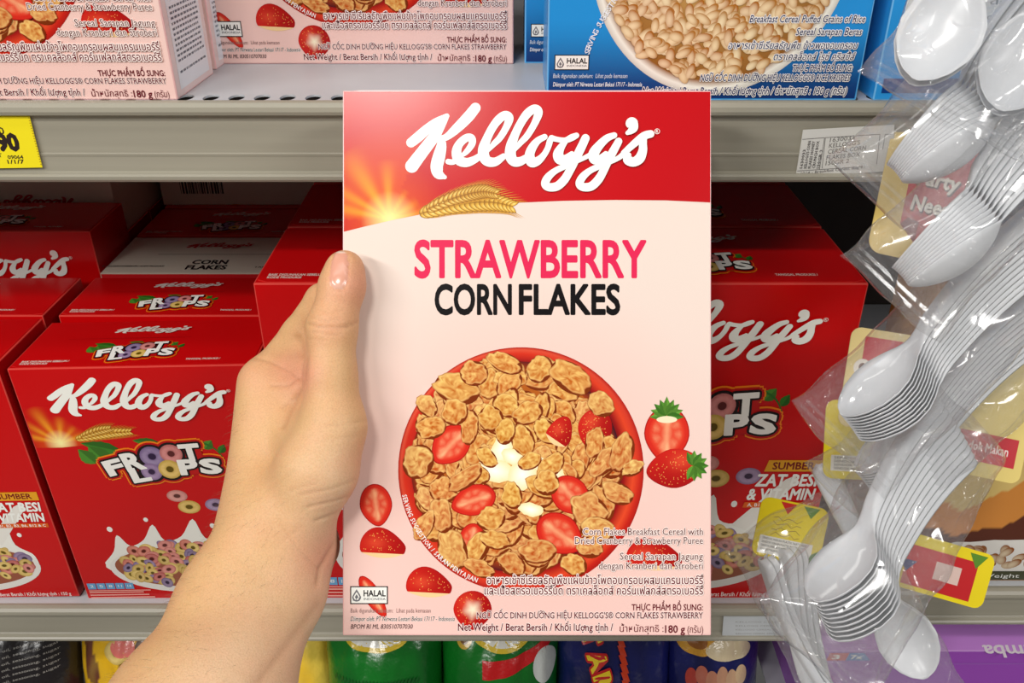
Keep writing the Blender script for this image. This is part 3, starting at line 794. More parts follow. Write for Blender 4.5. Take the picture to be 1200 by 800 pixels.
# ---- blue puffed-rice carton; art traced on the plane where it stands
RW, RH, RT = 0.180, 0.262, 0.070
RX0 = 0.110; UDECK = CAM.z-0.1255; RY = 0.510
def pr(px, py):
    p = at_Y(px, py, RY); return (p.x-RX0, p.z-UDECK)
def rice_carton(name, loc, rot):
    rg = random.Random(9)
    root = empty(name, loc, rot)
    carton_body(RW, RH, RT, C(36,140,214), C(44,150,222), C(30,120,200), C(110,180,230), 'carton', root)
    top_flap(RW, RH, RT, C(30,120,200), root, C(110,180,230))
    f3 = lambda a, b, l: (a, -l, b)
    A = Art(f3, 3e-6, 1e-4)
    def bg(i, j):
        x = -RW/2+0.0012+(RW-0.0024)*i/30; z = 0.0012+(RH-0.0024)*j/30
        c = mix(C(16,50,112), C(40,146,218), (z-0.006)/0.035+(0.25 if x < -0.03 else 0)*0)
        return f3(x, z, 1e-4), c
    A.mb.grid(30, 30, bg); A.build('front_panel', M_PRINT, root, 'blue gradient front')
    K = Art(f3, 4.5e-7, 1.6e-4)
    cx, cz = pr(848, -62); rx = cx-pr(690, -10)[0]; rz = cz-pr(850, 110)[1]
    circ = lambda q, n=80: [(cx+q*rx*math.cos(2*PI*i/n), cz+q*rz*math.sin(2*PI*i/n)) for i in range(n)]
    sq = lambda P: [(min(max(p[0], -RW/2+0.0012), RW/2-0.0012), max(p[1], 0.0012)) for p in P]
    K.rings(cx, cz, [[(cx, cz)], sq(circ(0.9)), sq(circ(0.955)), sq(circ(1.0))], [C(214,170,100), C(150,96,40), C(244,240,228), C(206,200,190)])
    sp = []
    for k in range(950):
        t = rg.random()*2*PI; q = math.sqrt(rg.random())*0.9
        x, z = cx+q*rx*math.cos(t), cz+q*rz*math.sin(t)
        if z < 0.125 and abs(x) < RW/2-0.006 and z > 0.004: sp.append((x, z))
    sp.sort(key=lambda p: -p[1]+rg.random()*0.03)
    for x, z in sp:
        grain(K, x, z, rg.uniform(0.0040, 0.0052), rg.uniform(0.0022, 0.0029), rg.random()*PI, rg, rg.choice([C(226,166,76), C(236,186,104), C(212,138,50), C(242,208,140)]))
    K.build('bowl_picture', M_PRINT, root, 'white bowl heaped with puffed rice')
    D = Art(f3, 3e-6, 6.4e-4); h = C(244,240,236); nv = C(24,34,84)
    def tx(body, xa, xb, yb, cap, col=nv, off=0.01, sh=0.18, halo=h):
        a, b = pr(xa, yb), pr(xb, yb); c = pr(xa, yb-cap)
        D.text(body, a[0], b[0], a[1], c[1]-a[1], col, off, shear=sh, halo=halo, hoff=0.08)
    tx('Breakfast Cereal Puffed Grains of Rice', 878, 1013, 26, 8.5)
    tx('Sereal Sarapan Beras', 932, 1009, 41, 8.5)
    tx('อาหารเช้าซีเรียลธัญพืช ข้าวพองอบกรอบ', 853, 1004, 57, 8)
    tx('ตราเคลล็อกส์ ไรซ์ คริสปี้ส์', 906, 1001, 70, 8)
    tx('THỰC PHẨM BỔ SUNG:', 928, 998, 83, 7.5, off=0.02)
    tx("NGŨ CỐC DINH DƯỠNG HIỆU KELLOGG'S® RICE KRISPIES", 820, 995, 94.5, 7.5, off=0.02)
    tx('Net Weight / Berat Bersih / Khối lượng tịnh / น้ำหนักสุทธิ : 130 g (กรัม)', 752, 991, 110, 8, off=0.02)
    D.build('description_text', M_PRINT, root)
    D = Art(f3, 3e-6, 6.4e-4)
    tx('Baik digunakan sebelum:  Lihat pada kemasan', 648, 735, 91, 5, C(214,226,240), 0.0, halo=None)
    tx('Diimpor oleh: PT Nirwana Lestari Bekasi 17117 - Indonesia', 648, 752, 101, 5, C(236,240,246), 0.01, halo=None)
    a, b = pr(733, 3), pr(690, 64); n = 18; s_ = 'SERVING SUGGESTION'
    for i, ch in enumerate(s_):
        if ch == ' ': continue
        px = 691+35*(i/17)**1.25; py = 62-66*(i/17)
        p = pr(px, py); v, f = glyphs(ch, 0.01, 1); bb = bbox(v); k = 0.0030/CAPH; an = 1.25-0.35*i/17
        c, q = math.cos(an), math.sin(an)
        D.mesh([(p[0]+((v_[0]-(bb[0]+bb[2])/2)*c-v_[1]*q)*k, p[1]+((v_[0]-(bb[0]+bb[2])/2)*q+v_[1]*c)*k) for v_ in v], f, C(236,240,246))
    D.build('fine_print', M_PRINT, root)
    a, b = pr(650, 64), pr(690, 82)
    m3 = lambda x, y, l: (x, -l, -y)
    D = Art(m3, 3e-6, 3e-4); halal(D, a[0], -a[1], b[0], -b[1]); D.build('certification_mark', M_PRINT, root, 'white mark in a black frame')
    # back panel with the nutrition table
    b3 = lambda a, b, l: (-a, RT+l, b)
    D = Art(b3, 2e-6, 1e-4)
    D.poly([(-RW/2+0.004, 0.004), (RW/2-0.004, 0.004), (RW/2-0.004, 0.012), (-RW/2+0.004, 0.012)], C(14,60,130))
    D.poly([(-RW/2+0.008, 0.022), (RW/2-0.008, 0.022), (RW/2-0.008, 0.115), (-RW/2+0.008, 0.115)], C(226,230,232))
    D.poly([(-RW/2+0.008, 0.100), (RW/2-0.008, 0.100), (RW/2-0.008, 0.115), (-RW/2+0.008, 0.115)], C(20,44,100))
    D.text('INFORMASI NILAI GIZI', -RW/2+0.012, 0.04, 0.108, 0.0045, WHITE, 0.02)
    D.text('NUTRITION FACTS', -RW/2+0.012, 0.03, 0.1015, 0.0045, WHITE, 0.02)
    for k in range(9):
        z = 0.028+k*0.0075; D.ellipse(-RW/2+0.0135, z+0.001, 0.0009, 0.0009, BLACK, 10)
        D.text('Vitamin dan mineral tambahan', -RW/2+0.018, RW/2-0.03, z, 0.003, C(70,76,90))
    D.build('nutrition_table', M_PRINT, root, 'white nutrition table on the blue back')
    return root

# ---- plain lying / standing corn flake cartons with cream ends (dark recess of the shelf)
def cream_carton(name, W, H, T, loc, rot, lid, end):
    rg = random.Random(21)
    root = empty(name, loc, rot)
    cr = C(206,196,180)
    carton_body(W, H, T, C(196,30,34), cr, cr, C(190,176,160), 'carton', root)
    top_flap(W, H, T, cr, root, C(170,158,144))
    if lid:
        t3 = lambda a, b, l: (a, b, H+0.0005+l); P = Art(t3, 4e-6, 1e-4)
        logo(P, -0.030, 0.030, 0.064, 0.050, C(176,26,34), 3, 9, reg=False)
        P.build('top_brand_logo', M_PRINT, root, 'small red script brand name')
        P = Art(t3, 4e-6, 1e-4)
        P.text('CORN', -0.014, 0.016, 0.018, 0.008, C(34,28,30), 0.04); P.text('FLAKES', -0.016, 0.018, 0.007, 0.008, C(34,28,30), 0.04)
        P.poly([(-0.05, 0.038), (0.05, 0.038), (0.05, 0.0388), (-0.05, 0.0388)], C(90,80,74))
        P.text('BAIK DIGUNAKAN SEBELUM / KODE PRODUKSI', -0.092, -0.036, 0.012, 0.0028, C(80,70,66), 0.02)
        P.text('TANGGAL PRODUKSI', 0.042, 0.09, 0.010, 0.0028, C(80,70,66), 0.02)
        P.build('top_print', M_PRINT, root, 'black product name and small print')
    if end:
        e3 = lambda a, b, l: (a, b, -l); P = Art(e3, 4e-6, 1e-4)
        x = -W/2+0.02
        while x < -W/2+0.062:
            w = rg.choice([0.0006, 0.0012, 0.0018]); P.poly([(x, 0.012), (x+w, 0.012), (x+w, T-0.012), (x, T-0.012)], C(40,34,34), up=False); x += w+rg.choice([0.0007, 0.0013])
        P.build('barcode', M_PRINT, root, 'black barcode')
        P = Art(lambda a, b, l: (-a, b, -l), 4e-6, 1e-4); logo(P, -0.066, 0.0, 0.036, 0.020, C(170,24,34), 3, 9, reg=False)
        P.build('end_brand_logo', M_PRINT, root, 'red script brand name upside down')
    return root
# ------------------------------------------------------------------ the hand and forearm: one smooth skin grown around the bones
def px3(px, py, d): return np.array([(px-600)/FPX*d, (400-py)/FPX*d, d])
class Field:
    def __init__(s, lo, hi, h):
        s.lo = np.array(lo); s.h = h
        s.n = np.ceil((np.array(hi)-s.lo)/h).astype(int)+1
        s.D = np.full(s.n, 0.05, dtype=np.float32)
    def cap(s, a, b, ra, rb, k=0.008, flat=None):
        """tapered limb from a to b, smoothly joined to what is there; flat=(axis, factor) squashes it along one direction"""
        a = np.array(a); b = np.array(b); m = max(ra, rb)*1.3+k+0.004
        i0 = np.maximum(0, np.floor((np.minimum(a, b)-m-s.lo)/s.h)).astype(int)
        i1 = np.minimum(s.n, np.ceil((np.maximum(a, b)+m-s.lo)/s.h).astype(int)+1)
        if np.any(i1 <= i0): return
        g = np.meshgrid(*[np.arange(i0[q], i1[q])*s.h+s.lo[q] for q in range(3)], indexing='ij')
        P = np.stack(g, -1)-a; ab = b-a; L2 = float(ab@ab)+1e-12
        t = np.clip((P@ab)/L2, 0, 1); q = P-t[..., None]*ab
        if flat is not None:
            ax = np.array(flat[0], float); ax /= np.linalg.norm(ax)
            q = q+(q@ax)[..., None]*ax*(flat[1]-1)
        d = np.linalg.norm(q, axis=-1)-(ra+(rb-ra)*t)
        S = s.D[i0[0]:i1[0], i0[1]:i1[1], i0[2]:i1[2]]
        h = np.clip(0.5+0.5*(S-d)/k, 0, 1)
        S[...] = S*(1-h)+d*h-k*h*(1-h)
    def carve(s, fn):
        pass
def surface_nets(D, lo, h):
    ins = D < 0
    nx, ny, nz = D.shape
    c = [(i, j, k) for i in (0, 1) for j in (0, 1) for k in (0, 1)]
    sub = lambda A, o: A[o[0]:nx-1+o[0], o[1]:ny-1+o[1], o[2]:nz-1+o[2]]
    cnt = sum(sub(ins, o).astype(np.int8) for o in c)
    act = (cnt > 0) & (cnt < 8)
    idx = np.argwhere(act); m = len(idx)
    vid = -np.ones(act.shape, dtype=np.int64); vid[act] = np.arange(m)
    acc = np.zeros((m, 3)); w = np.zeros(m)
    val = {o: D[idx[:, 0]+o[0], idx[:, 1]+o[1], idx[:, 2]+o[2]].astype(np.float64) for o in c}
    for a in c:
        for q in range(3):
            if a[q] == 0:
                b = list(a); b[q] = 1; b = tuple(b)
                x = (val[a] < 0) != (val[b] < 0); t = np.where(x, val[a]/(val[a]-val[b]+1e-20), 0)
                p = np.array(a, float)[None, :].repeat(m, 0); p[:, q] += t
                acc[x] += p[x]; w[x] += 1
    V = (idx+acc/w[:, None])*h+np.array(lo)
    Q = []
    for q in range(3):
        o = [1, 1, 1]; o[q] = 0
        sl0 = tuple(slice(1, None) if r != q else slice(0, -1) for r in range(3))
        A = ins[tuple(slice(1, -1) if r != q else slice(0, -1) for r in range(3))]
        B = ins[tuple(slice(1, -1) if r != q else slice(1, None) for r in range(3))]
        for flip, msk in ((False, A & ~B), (True, ~A & B)):
            e = np.argwhere(msk)
            if len(e) == 0: continue
            e = e+np.array([1 if r != q else 0 for r in range(3)])
            u, v = [(1, 2), (2, 0), (0, 1)][q]
            def at(du, dv):
                z = e.copy(); z[:, u] += du; z[:, v] += dv
                return vid[z[:, 0], z[:, 1], z[:, 2]]
            f = np.stack([at(-1, -1), at(0, -1), at(0, 0), at(-1, 0)], 1)
            Q.append(f[:, ::-1] if flip else f)
    return V, np.concatenate(Q)
def vnormals(V, F):
    n = np.zeros_like(V); a = np.cross(V[F[:, 2]]-V[F[:, 0]], V[F[:, 3]]-V[F[:, 1]])
    for q in range(4): np.add.at(n, F[:, q], a)
    return n/(np.linalg.norm(n, axis=1)[:, None]+1e-12)
def smooth(V, F, it, lam=0.5):
    e = np.concatenate([F[:, [0, 1]], F[:, [1, 2]], F[:, [2, 3]], F[:, [3, 0]]])
    for _ in range(it):
        s = np.zeros_like(V); c = np.zeros(len(V))
        np.add.at(s, e[:, 0], V[e[:, 1]]); np.add.at(c, e[:, 0], 1)
        np.add.at(s, e[:, 1], V[e[:, 0]]); np.add.at(c, e[:, 1], 1)
        V = V+lam*(s/c[:, None]-V)
    return V

BOXD = 0.4486                                     # camera depth of the held carton's front
BACKD = BOXD+ST_
def build_hand():
    H = Field((-0.250, -0.345, 0.200), (-0.028, 0.062, 0.555), 0.00118)
    mm = 0.001
    def C_(p, q, k=8): H.cap(px3(*p[:3]), px3(*q[:3]), p[3]*mm, q[3]*mm, k*mm)
    # forearm and wrist: two strands, radial and palmar
    C_((-160,1510,.262,37), (80,1060,.335,33), 20); C_((-40,1460,.262,37), (190,1010,.335,33), 20)
    C_((80,1060,.335,33), (200,832,.392,25), 20); C_((200,832,.392,25), (266,700,.430,19.5), 20); C_((266,700,.430,19.5), (318,600,.442,21), 20)
    C_((190,1010,.335,33), (262,826,.392,26), 20); C_((262,826,.392,26), (332,694,.440,18.5), 20); C_((332,694,.440,18.5), (350,640,.448,18), 14)
    C_((262,826,.410,24), (315,690,.456,18), 14)
    # metacarpals and the body of the palm
    C_((310,640,.448,19), (311,452,.464,11.5), 14)
    C_((305,600,.450,18), (309,448,.466,11.5), 10)
    C_((318,640,.462,17), (315,470,.486,12), 10)
    C_((325,650,.475,16), (320,495,.502,12), 10)
    C_((332,660,.482,16), (327,525,.513,11), 10)
    # thenar, hypothenar
    C_((338,630,.440,19), (372,548,.431,18.5), 12)
    C_((372,548,.431,18.5), (389,500,.4325,15.2), 10)
    C_((352,650,.462,17), (361,640,.470,17), 10)
    C_((350,640,.460,14), (366,560,.470,12), 10)
    # thumb
    C_((391,500,.4325,15.2), (387,440,.4335,12.6), 8)
    C_((387,440,.4335,12.6), (389,384,.4345,11.9), 5)
    C_((389,384,.4345,11.9), (401,335,.4365,10.9), 5)
    C_((401,335,.4365,10.9), (404,316,.4375,9.9), 5)
    # web between thumb and forefinger
    C_((316,470,.463,9), (352,500,.446,9), 12)
    C_((330,520,.455,11), (362,520,.444,11), 10)
    C_((326,456,.464,9), (374,456,.448,9), 9)
    C_((338,432,.468,8), (378,428,.452,8), 8)
    C_((350,408,.474,7), (382,404,.456,7), 6)
    # fingers, curled round the back of the carton
    def finger(pts, k0=5):
        for i, (p, q) in enumerate(zip(pts, pts[1:])): C_(p, q, k0 if i == 0 else 3)
    finger([(311,448,.464,11.5),(352,392,.481,10.2),(378,352,.496,9.6),(424,330,.5045,8.4),(462,334,.5035,7.6)], 6)
    finger([(314,468,.485,11.5),(352,416,.503,10.2),(384,384,.515,9.2),(436,366,.5065,8.6),(478,372,.5035,7.8)], 5)
    finger([(318,494,.503,11),(350,452,.517,9.8),(382,432,.521,9),(432,420,.5075,8.2),(470,424,.5035,7.5)], 5)
    finger([(326,524,.513,10),(352,496,.521,8.6),(378,482,.520,8),(416,472,.507,7.2),(446,474,.5025,6.6)], 5)
    # keep clear of the carton: press the flesh flat against its panels
    xs = np.arange(H.n[0])*H.h+H.lo[0]; ys = np.arange(H.n[1])*H.h+H.lo[1]; zs = np.arange(H.n[2])*H.h+H.lo[2]
    bx0, bx1 = (402-617.5)*SK-0.182/1.0*0+((617.5-600)/FPX*BOXD), 0.11
    X, Y, Z = np.meshgrid(xs, ys, zs, indexing='ij', sparse=True)
    by0, by1 = (400-745)/FPX*BOXD, (400-108)/FPX*BOXD
    q = np.maximum(np.maximum(np.maximum((bx0-0.0002)-X, X-bx1), np.maximum((BOXD-0.0004)-Z, Z-(BACKD+0.0004))), np.maximum(by0-Y, Y-by1))
    H.D = np.maximum(H.D, -q).astype(np.float32)
    V, F = surface_nets(H.D, H.lo, H.h)
    lab = np.arange(len(V))
    while True:                                    # keep the one connected skin
        m = lab[F].min(1); new = lab.copy()
        for q in range(4): np.minimum.at(new, F[:, q], m)
        new = new[new]
        if np.array_equal(new, lab): break
        lab = new
    keep = lab == np.bincount(lab).argmax(); mp = np.cumsum(keep)-1
    F = mp[F[keep[F].all(1)]]; V = V[keep]
    V = smooth(V, F, 3)
    Nn = vnormals(V, F)
    if (Nn*(V-V.mean(0))).sum() < 0: F = F[:, ::-1].copy(); Nn = -Nn
    px = 600+V[:, 0]/V[:, 2]*FPX; py = 400-V[:, 1]/V[:, 2]*FPX
    view = V/np.linalg.norm(V, axis=1)[:, None]
    front = np.clip(-(Nn*view).sum(1)*2.5, 0, 1)
    def seg(poly):
        d = np.full(len(V), 1e9)
        for (x0, y0), (x1, y1) in zip(poly, poly[1:]):
            ex, ey = x1-x0, y1-y0; t = np.clip(((px-x0)*ex+(py-y0)*ey)/(ex*ex+ey*ey), 0, 1)
            d = np.minimum(d, np.hypot(px-x0-t*ex, py-y0-t*ey))
        return d
    disp = np.zeros(len(V)); crease_shade = np.zeros(len(V))
    for poly, dep, wid in (
        ([(361,379),(376,383),(392,384),(406,383),(418,378)], 0.7, 2.0), ([(364,371),(380,375),(398,375)], 0.3, 1.8), ([(366,388),(385,391),(400,390)], 0.3, 1.8),
        ([(376,364),(388,366),(402,363)], 0.2, 1.8), ([(360,396),(380,399)], 0.2, 2),
        ([(296,418),(318,424),(340,436),(352,446)], 0.5, 2.2), ([(318,452),(338,452),(354,438)], 0.5, 2.2), ([(352,392),(356,420),(354,446),(344,472),(330,500)], 1.3, 5.0), ([(330,478),(345,466),(354,452)], 0.4, 2.5),
        ([(326,612),(346,640),(372,666)], 0.28, 2.2), ([(322,642),(340,627),(352,617)], 0.2, 2.0),
        ([(370,610),(390,603),(408,594)], 0.5, 2.0), ([(362,594),(396,586),(427,574)], 0.45, 2.0), ([(352,580),(392,572),(430,556)], 0.35, 2.0), ([(378,500),(410,496),(432,490)], 0.3, 2.0),
        ([(384,515),(412,512),(433,505)], 0.2, 2.0), ([(402,616),(390,640),(375,666),(372,684)], 1.1, 3.0), ([(300,802),(335,755),(372,708)], 0.6, 8.0),
        ([(313,574),(333,562),(350,545)], 0.2, 2.2), ([(352,600),(366,592)], 0.2, 1.5), ([(340,575),(372,565)], 0.25, 1.7)):
        d = seg(poly); g = np.exp(-(d/wid)**2)*front
        disp -= dep*mm*g; crease_shade += 0.24*min(1, dep/0.6)*np.exp(-(d/(wid*0.6))**2)*front
    rg_ = [(seg([(345,420),(352,440)]))]
    # fine relief of the skin
    rel = np.array([noise.noise(Vector((a[0]*260, a[1]*260, a[2]*260))) for a in V])
    disp += rel*0.00005*front
    # thumb nail
    ux, uy = 0.10, -0.995; cxn, cyn = 397.5, 316.5
    al = ((px-cxn)*ux+(py-cyn)*uy)/23.0; ac = ((px-cxn)*(-uy)+(py-cyn)*ux)/10.3
    ac2 = ac*(1+0.06*al)
    r = (np.abs(al)**3.0+np.abs(ac2)**3.0)**(1/3.0)
    near = (V[:, 2] < 0.4365+0.004) & (front > 0)
    nail = (r < 1.0) & near
    ed = np.where(near, np.exp(-((r-1.02)/0.09)**2), 0)
    disp -= 0.00065*ed*np.where(al > 0.75, 0.35, 1.0)
    disp += np.where(nail, 0.00015, 0)
    V = V+Nn*disp[:, None]
    # skin tone: tan back of the hand, pinker palm side and thumb tip; shade of the creases painted in brown
    def blob(x, y, r): return np.exp(-(((px-x)**2+(py-y)**2)/(r*r)))
    tan = np.array(C(218,174,124)[:3]); pale = np.array(C(230,196,162)[:3]); pink = np.array(C(222,150,124)[:3]); nailc = np.array(C(222,160,136)[:3]); dk = np.array(C(150,92,60)[:3])
    side = np.clip((px-(300+(620-py)*0.12))/110, 0, 1)*np.clip((py-470)/120, 0, 1)
    low = np.clip((py-600)/160, 0, 1)*0.75*np.clip((px-(330-(py-600)*0.75))/90+0.35, 0, 1); side = np.maximum(side, low)
    col = tan[None]*(1-side[:, None])+pale[None]*side[:, None]
    pk = np.clip(0.75*blob(414,330,34)+0.5*blob(385,655,42)+0.75*blob(346,438,28)+0.25*blob(385,385,30)+0.3*blob(432,540,30)+0.3*blob(290,435,26), 0, 0.85)
    mott = np.array([noise.noise(Vector((a[0]*70, a[1]*70, a[2]*70+5))) for a in V])
    pk = np.clip(pk+0.16*mott+0.05, 0, 0.9)
    col = col*(1-pk[:, None])+pink[None]*pk[:, None]
    ik = np.clip(crease_shade, 0, 0.45)[:, None]; col = col*(1-ik)+dk[None]*ik
    lun = np.clip(1-((al+1.0)/0.45)**2, 0, 1)[:, None]*0.5
    nc = nailc[None]*(1-lun)+np.array(C(236,196,178)[:3])[None]*lun
    tip = (al > 0.88)[:, None]; nc = np.where(tip, np.array(C(238,214,196)[:3])[None], nc)
    col = np.where(nail[:, None], nc, col)
    col = np.concatenate([col, np.ones((len(V), 1))], 1)
    base = px3(250, 800, 0.40)
    M = np.array([list(R_), list(U_), list(F_)])
    W = (V-base)@M
    org = CAM+Vector((base@M).tolist())
    me = bpy.data.meshes.new('person')
    me.from_pydata(W.tolist(), [], F.tolist()); me.update()
    a = me.color_attributes.new('Col', 'FLOAT_COLOR', 'POINT'); a.data.foreach_set('color', col.astype(np.float32).ravel())
    me.polygons.foreach_set('use_smooth', [True]*len(me.polygons))
    me.materials.append(M_SKIN); me.materials.append(M_NAIL)
    fm = nail[F].sum(1) >= 3
    me.polygons.foreach_set('material_index', fm.astype(np.int32))
    o = bpy.data.objects.new('person', me); o.location = org; link(o)
    tag(o, 'bare left forearm and hand gripping the large pink box, thumb in front', 'person')
    # fine hairs along the forearm
    rg = random.Random(4); sel = np.where((py > 470) & (py < 800) & (front > 0.0) & (V[:, 2] < 0.475) & (px < 330+(800-py)*0.02) & ((py > 570) | (px < 300)))[0]
    mb = MB(); hc = C(60,40,30)
    for _ in range(900):
        i = sel[rg.randrange(len(sel))]
        if rg.random() > (0.25+0.75*(front[i] < 0.75)): continue
        p = Vector(W[i].tolist()); n = Vector((Nn[i]@M).tolist())
        dirv = (-U_*0.5+R_*rg.uniform(-0.9, -0.1)*0.7+n*rg.uniform(0.25, 0.8)).normalized()
        L = rg.uniform(0.003, 0.0075); r = 0.00003
        s1 = dirv.cross(n).normalized()*r; s2 = dirv.cross(s1).normalized()*r
        q = p+dirv*L*0.5+n*0.0006; e = p+dirv*L-n*0.0008
        ring = lambda c, k: [c+s1*k, c+s2*k, c-s1*k, c-s2*k]
        vs = ring(p-n*0.0003, 1)+ring(q, 0.8)+[e]
        fs = [(j, (j+1) % 4, 4+(j+1) % 4, 4+j) for j in range(4)]+[(4+j, 4+(j+1) % 4, 8) for j in range(4)]
        mb.mesh(vs, fs, hc)
    hr = mb.build('arm_hair', M_HAIR, o); hr['kind'] = 'stuff'
    return o
def skin_mat():
    m, nd, lk, b = new_mat('skin')
    a = nd.new('ShaderNodeAttribute'); a.attribute_name = 'Col'
    tc = nd.new('ShaderNodeTexCoord'); n = nd.new('ShaderNodeTexNoise'); n.inputs['Scale'].default_value = 1300; n.inputs['Detail'].default_value = 3
    mx = nd.new('ShaderNodeMixRGB'); mx.blend_type = 'MULTIPLY'; mx.inputs[0].default_value = 0.25
    rp = nd.new('ShaderNodeValToRGB'); rp.color_ramp.elements[0].position = 0.3; rp.color_ramp.elements[1].position = 0.6
    rp.color_ramp.elements[0].color = (0.55, 0.42, 0.33, 1); rp.color_ramp.elements[1].color = (1, 1, 1, 1)
    lk.new(tc.outputs['Object'], n.inputs['Vector']); lk.new(n.outputs['Fac'], rp.inputs['Fac'])
    lk.new(a.outputs['Color'], mx.inputs[1]); lk.new(rp.outputs['Color'], mx.inputs[2]); lk.new(mx.outputs[0], b.inputs['Base Color'])
    b.inputs['Roughness'].default_value = 0.52; b.inputs['Specular IOR Level'].default_value = 0.4
    b.inputs['Subsurface Weight'].default_value = 0.18; b.inputs['Subsurface Radius'].default_value = (1.0, 0.35, 0.18); b.inputs['Subsurface Scale'].default_value = 0.004
    v = nd.new('ShaderNodeTexVoronoi'); v.inputs['Scale'].default_value = 1300
    n2 = nd.new('ShaderNodeTexNoise'); n2.inputs['Scale'].default_value = 240; n2.inputs['Detail'].default_value = 4
    ad = nd.new('ShaderNodeMath'); ad.operation = 'ADD'
    bp = nd.new('ShaderNodeBump'); bp.inputs['Strength'].default_value = 0.16; bp.inputs['Distance'].default_value = 0.0005
    lk.new(tc.outputs['Object'], v.inputs['Vector']); lk.new(tc.outputs['Object'], n2.inputs['Vector'])
    lk.new(v.outputs['Distance'], ad.inputs[0]); lk.new(n2.outputs['Fac'], ad.inputs[1]); lk.new(ad.outputs[0], bp.inputs['Height'])
    lk.new(bp.outputs['Normal'], b.inputs['Normal'])
    return m
M_SKIN = skin_mat()
M_NAIL = attr_mat('fingernail', 0.2, 0.6)
# ------------------------------------------------------------------ plastic spoons in clear bags
def cam_dir(x, y, z): return R_*x+U_*y+F_*z       # x right, y up in the picture, z away
def spoon_mesh():
    L = 0.150; nx, ny = 72, 12
    prof = [(0,0.0015),(0.003,0.0075),(0.008,0.0122),(0.016,0.0165),(0.025,0.0182),(0.034,0.0168),(0.042,0.0125),(0.048,0.0082),(0.054,0.0058),(0.062,0.0050),(0.085,0.0056),(0.120,0.0072),(0.142,0.0080),(0.148,0.0066),(0.150,0.0030)]
    def w(x):
        for (a, b), (c, d) in zip(prof, prof[1:]):
            if x <= c:
                t = (x-a)/(c-a); t = t*t*(3-2*t) if False else t
                return b+(d-b)*t
        return prof[-1][1]
    def z(x, v):
        if x < 0.052:
            dep = 0.0095*max(0, math.sin(PI*min(1, x/0.052)))**0.7
            return -dep*(1-v*v)+0.0012*(1-x/0.052)
        t = (x-0.052)/(L-0.052)
        return 0.0065*math.sin(PI*min(1, t*1.1)*0.8)+0.0040*(1-abs(v)**5)*min(1, t*7)
    xs = []
    for i in range(nx+1):
        t = i/nx; xs.append(0.056*(t/0.6) if t < 0.6 else 0.056+(L-0.056)*(t-0.6)/0.4)
    th = 0.00075; v3 = []; f = []
    for s in (0, 1):
        for i, x in enumerate(xs):
            for j in range(ny+1):
                v = -1+2*j/ny
                v3.append((x, w(x)*v, z(x, v)-s*th))
    n = (nx+1)*(ny+1); q = ny+1
    for i in range(nx):
        for j in range(ny):
            a = i*q+j; f.append((a, a+q, a+q+1, a+1)); f.append((n+a, n+a+1, n+a+q+1, n+a+q))
    bd = [j for j in range(q)]+[i*q+ny for i in range(1, nx+1)]+[nx*q+j for j in range(ny-1, -1, -1)]+[i*q for i in range(nx-1, 0, -1)]
    for a, b in zip(bd, bd[1:]+bd[:1]): f.append((a, b, n+b, n+a))
    me = bpy.data.meshes.new('spoon'); me.from_pydata(v3, [], f); me.update()
    me.polygons.foreach_set('use_smooth', [True]*len(me.polygons)); me.materials.append(M_SPOON)
    return me
SPOON = spoon_mesh()
def frame(ex, ez):
    ex = ex.normalized(); ey = ez.cross(ex).normalized(); ez = ex.cross(ey)
    m = Matrix((ex, ey, ez)).transposed().to_4x4()
    return m
def spoon_stack(tip, to, d, n, phi, step, label, group, first=None, lean=0.0, roll=0.0, fan=0.0):
    """n nested spoons: tip and to are picture positions of the bowl tip and a point along the handle; phi turns the bowls towards the viewer"""
    a = math.atan2(-(to[1]-tip[1]), to[0]-tip[0])
    out = []
    for i in range(n):
        ai = a+fan*i
        ex = cam_dir(math.cos(ai), math.sin(ai), lean)
        pu = cam_dir(-math.sin(ai), math.cos(ai), 0)
        ez = pu*math.cos(phi)+cam_dir(0, 0, -1)*math.sin(phi)
        ez = (ez-ex.normalized()*ez.dot(ex.normalized())).normalized()
        m = frame(ex, ez)
        m.translation = at_d(tip[0], tip[1], d)-ez*(step*i)
        o = bpy.data.objects.new('plastic_spoon', SPOON); link(o); o.matrix_world = m
        tag(o, first if (i == 0 and first) else label, 'spoon', group)
        out.append(o)
    return out
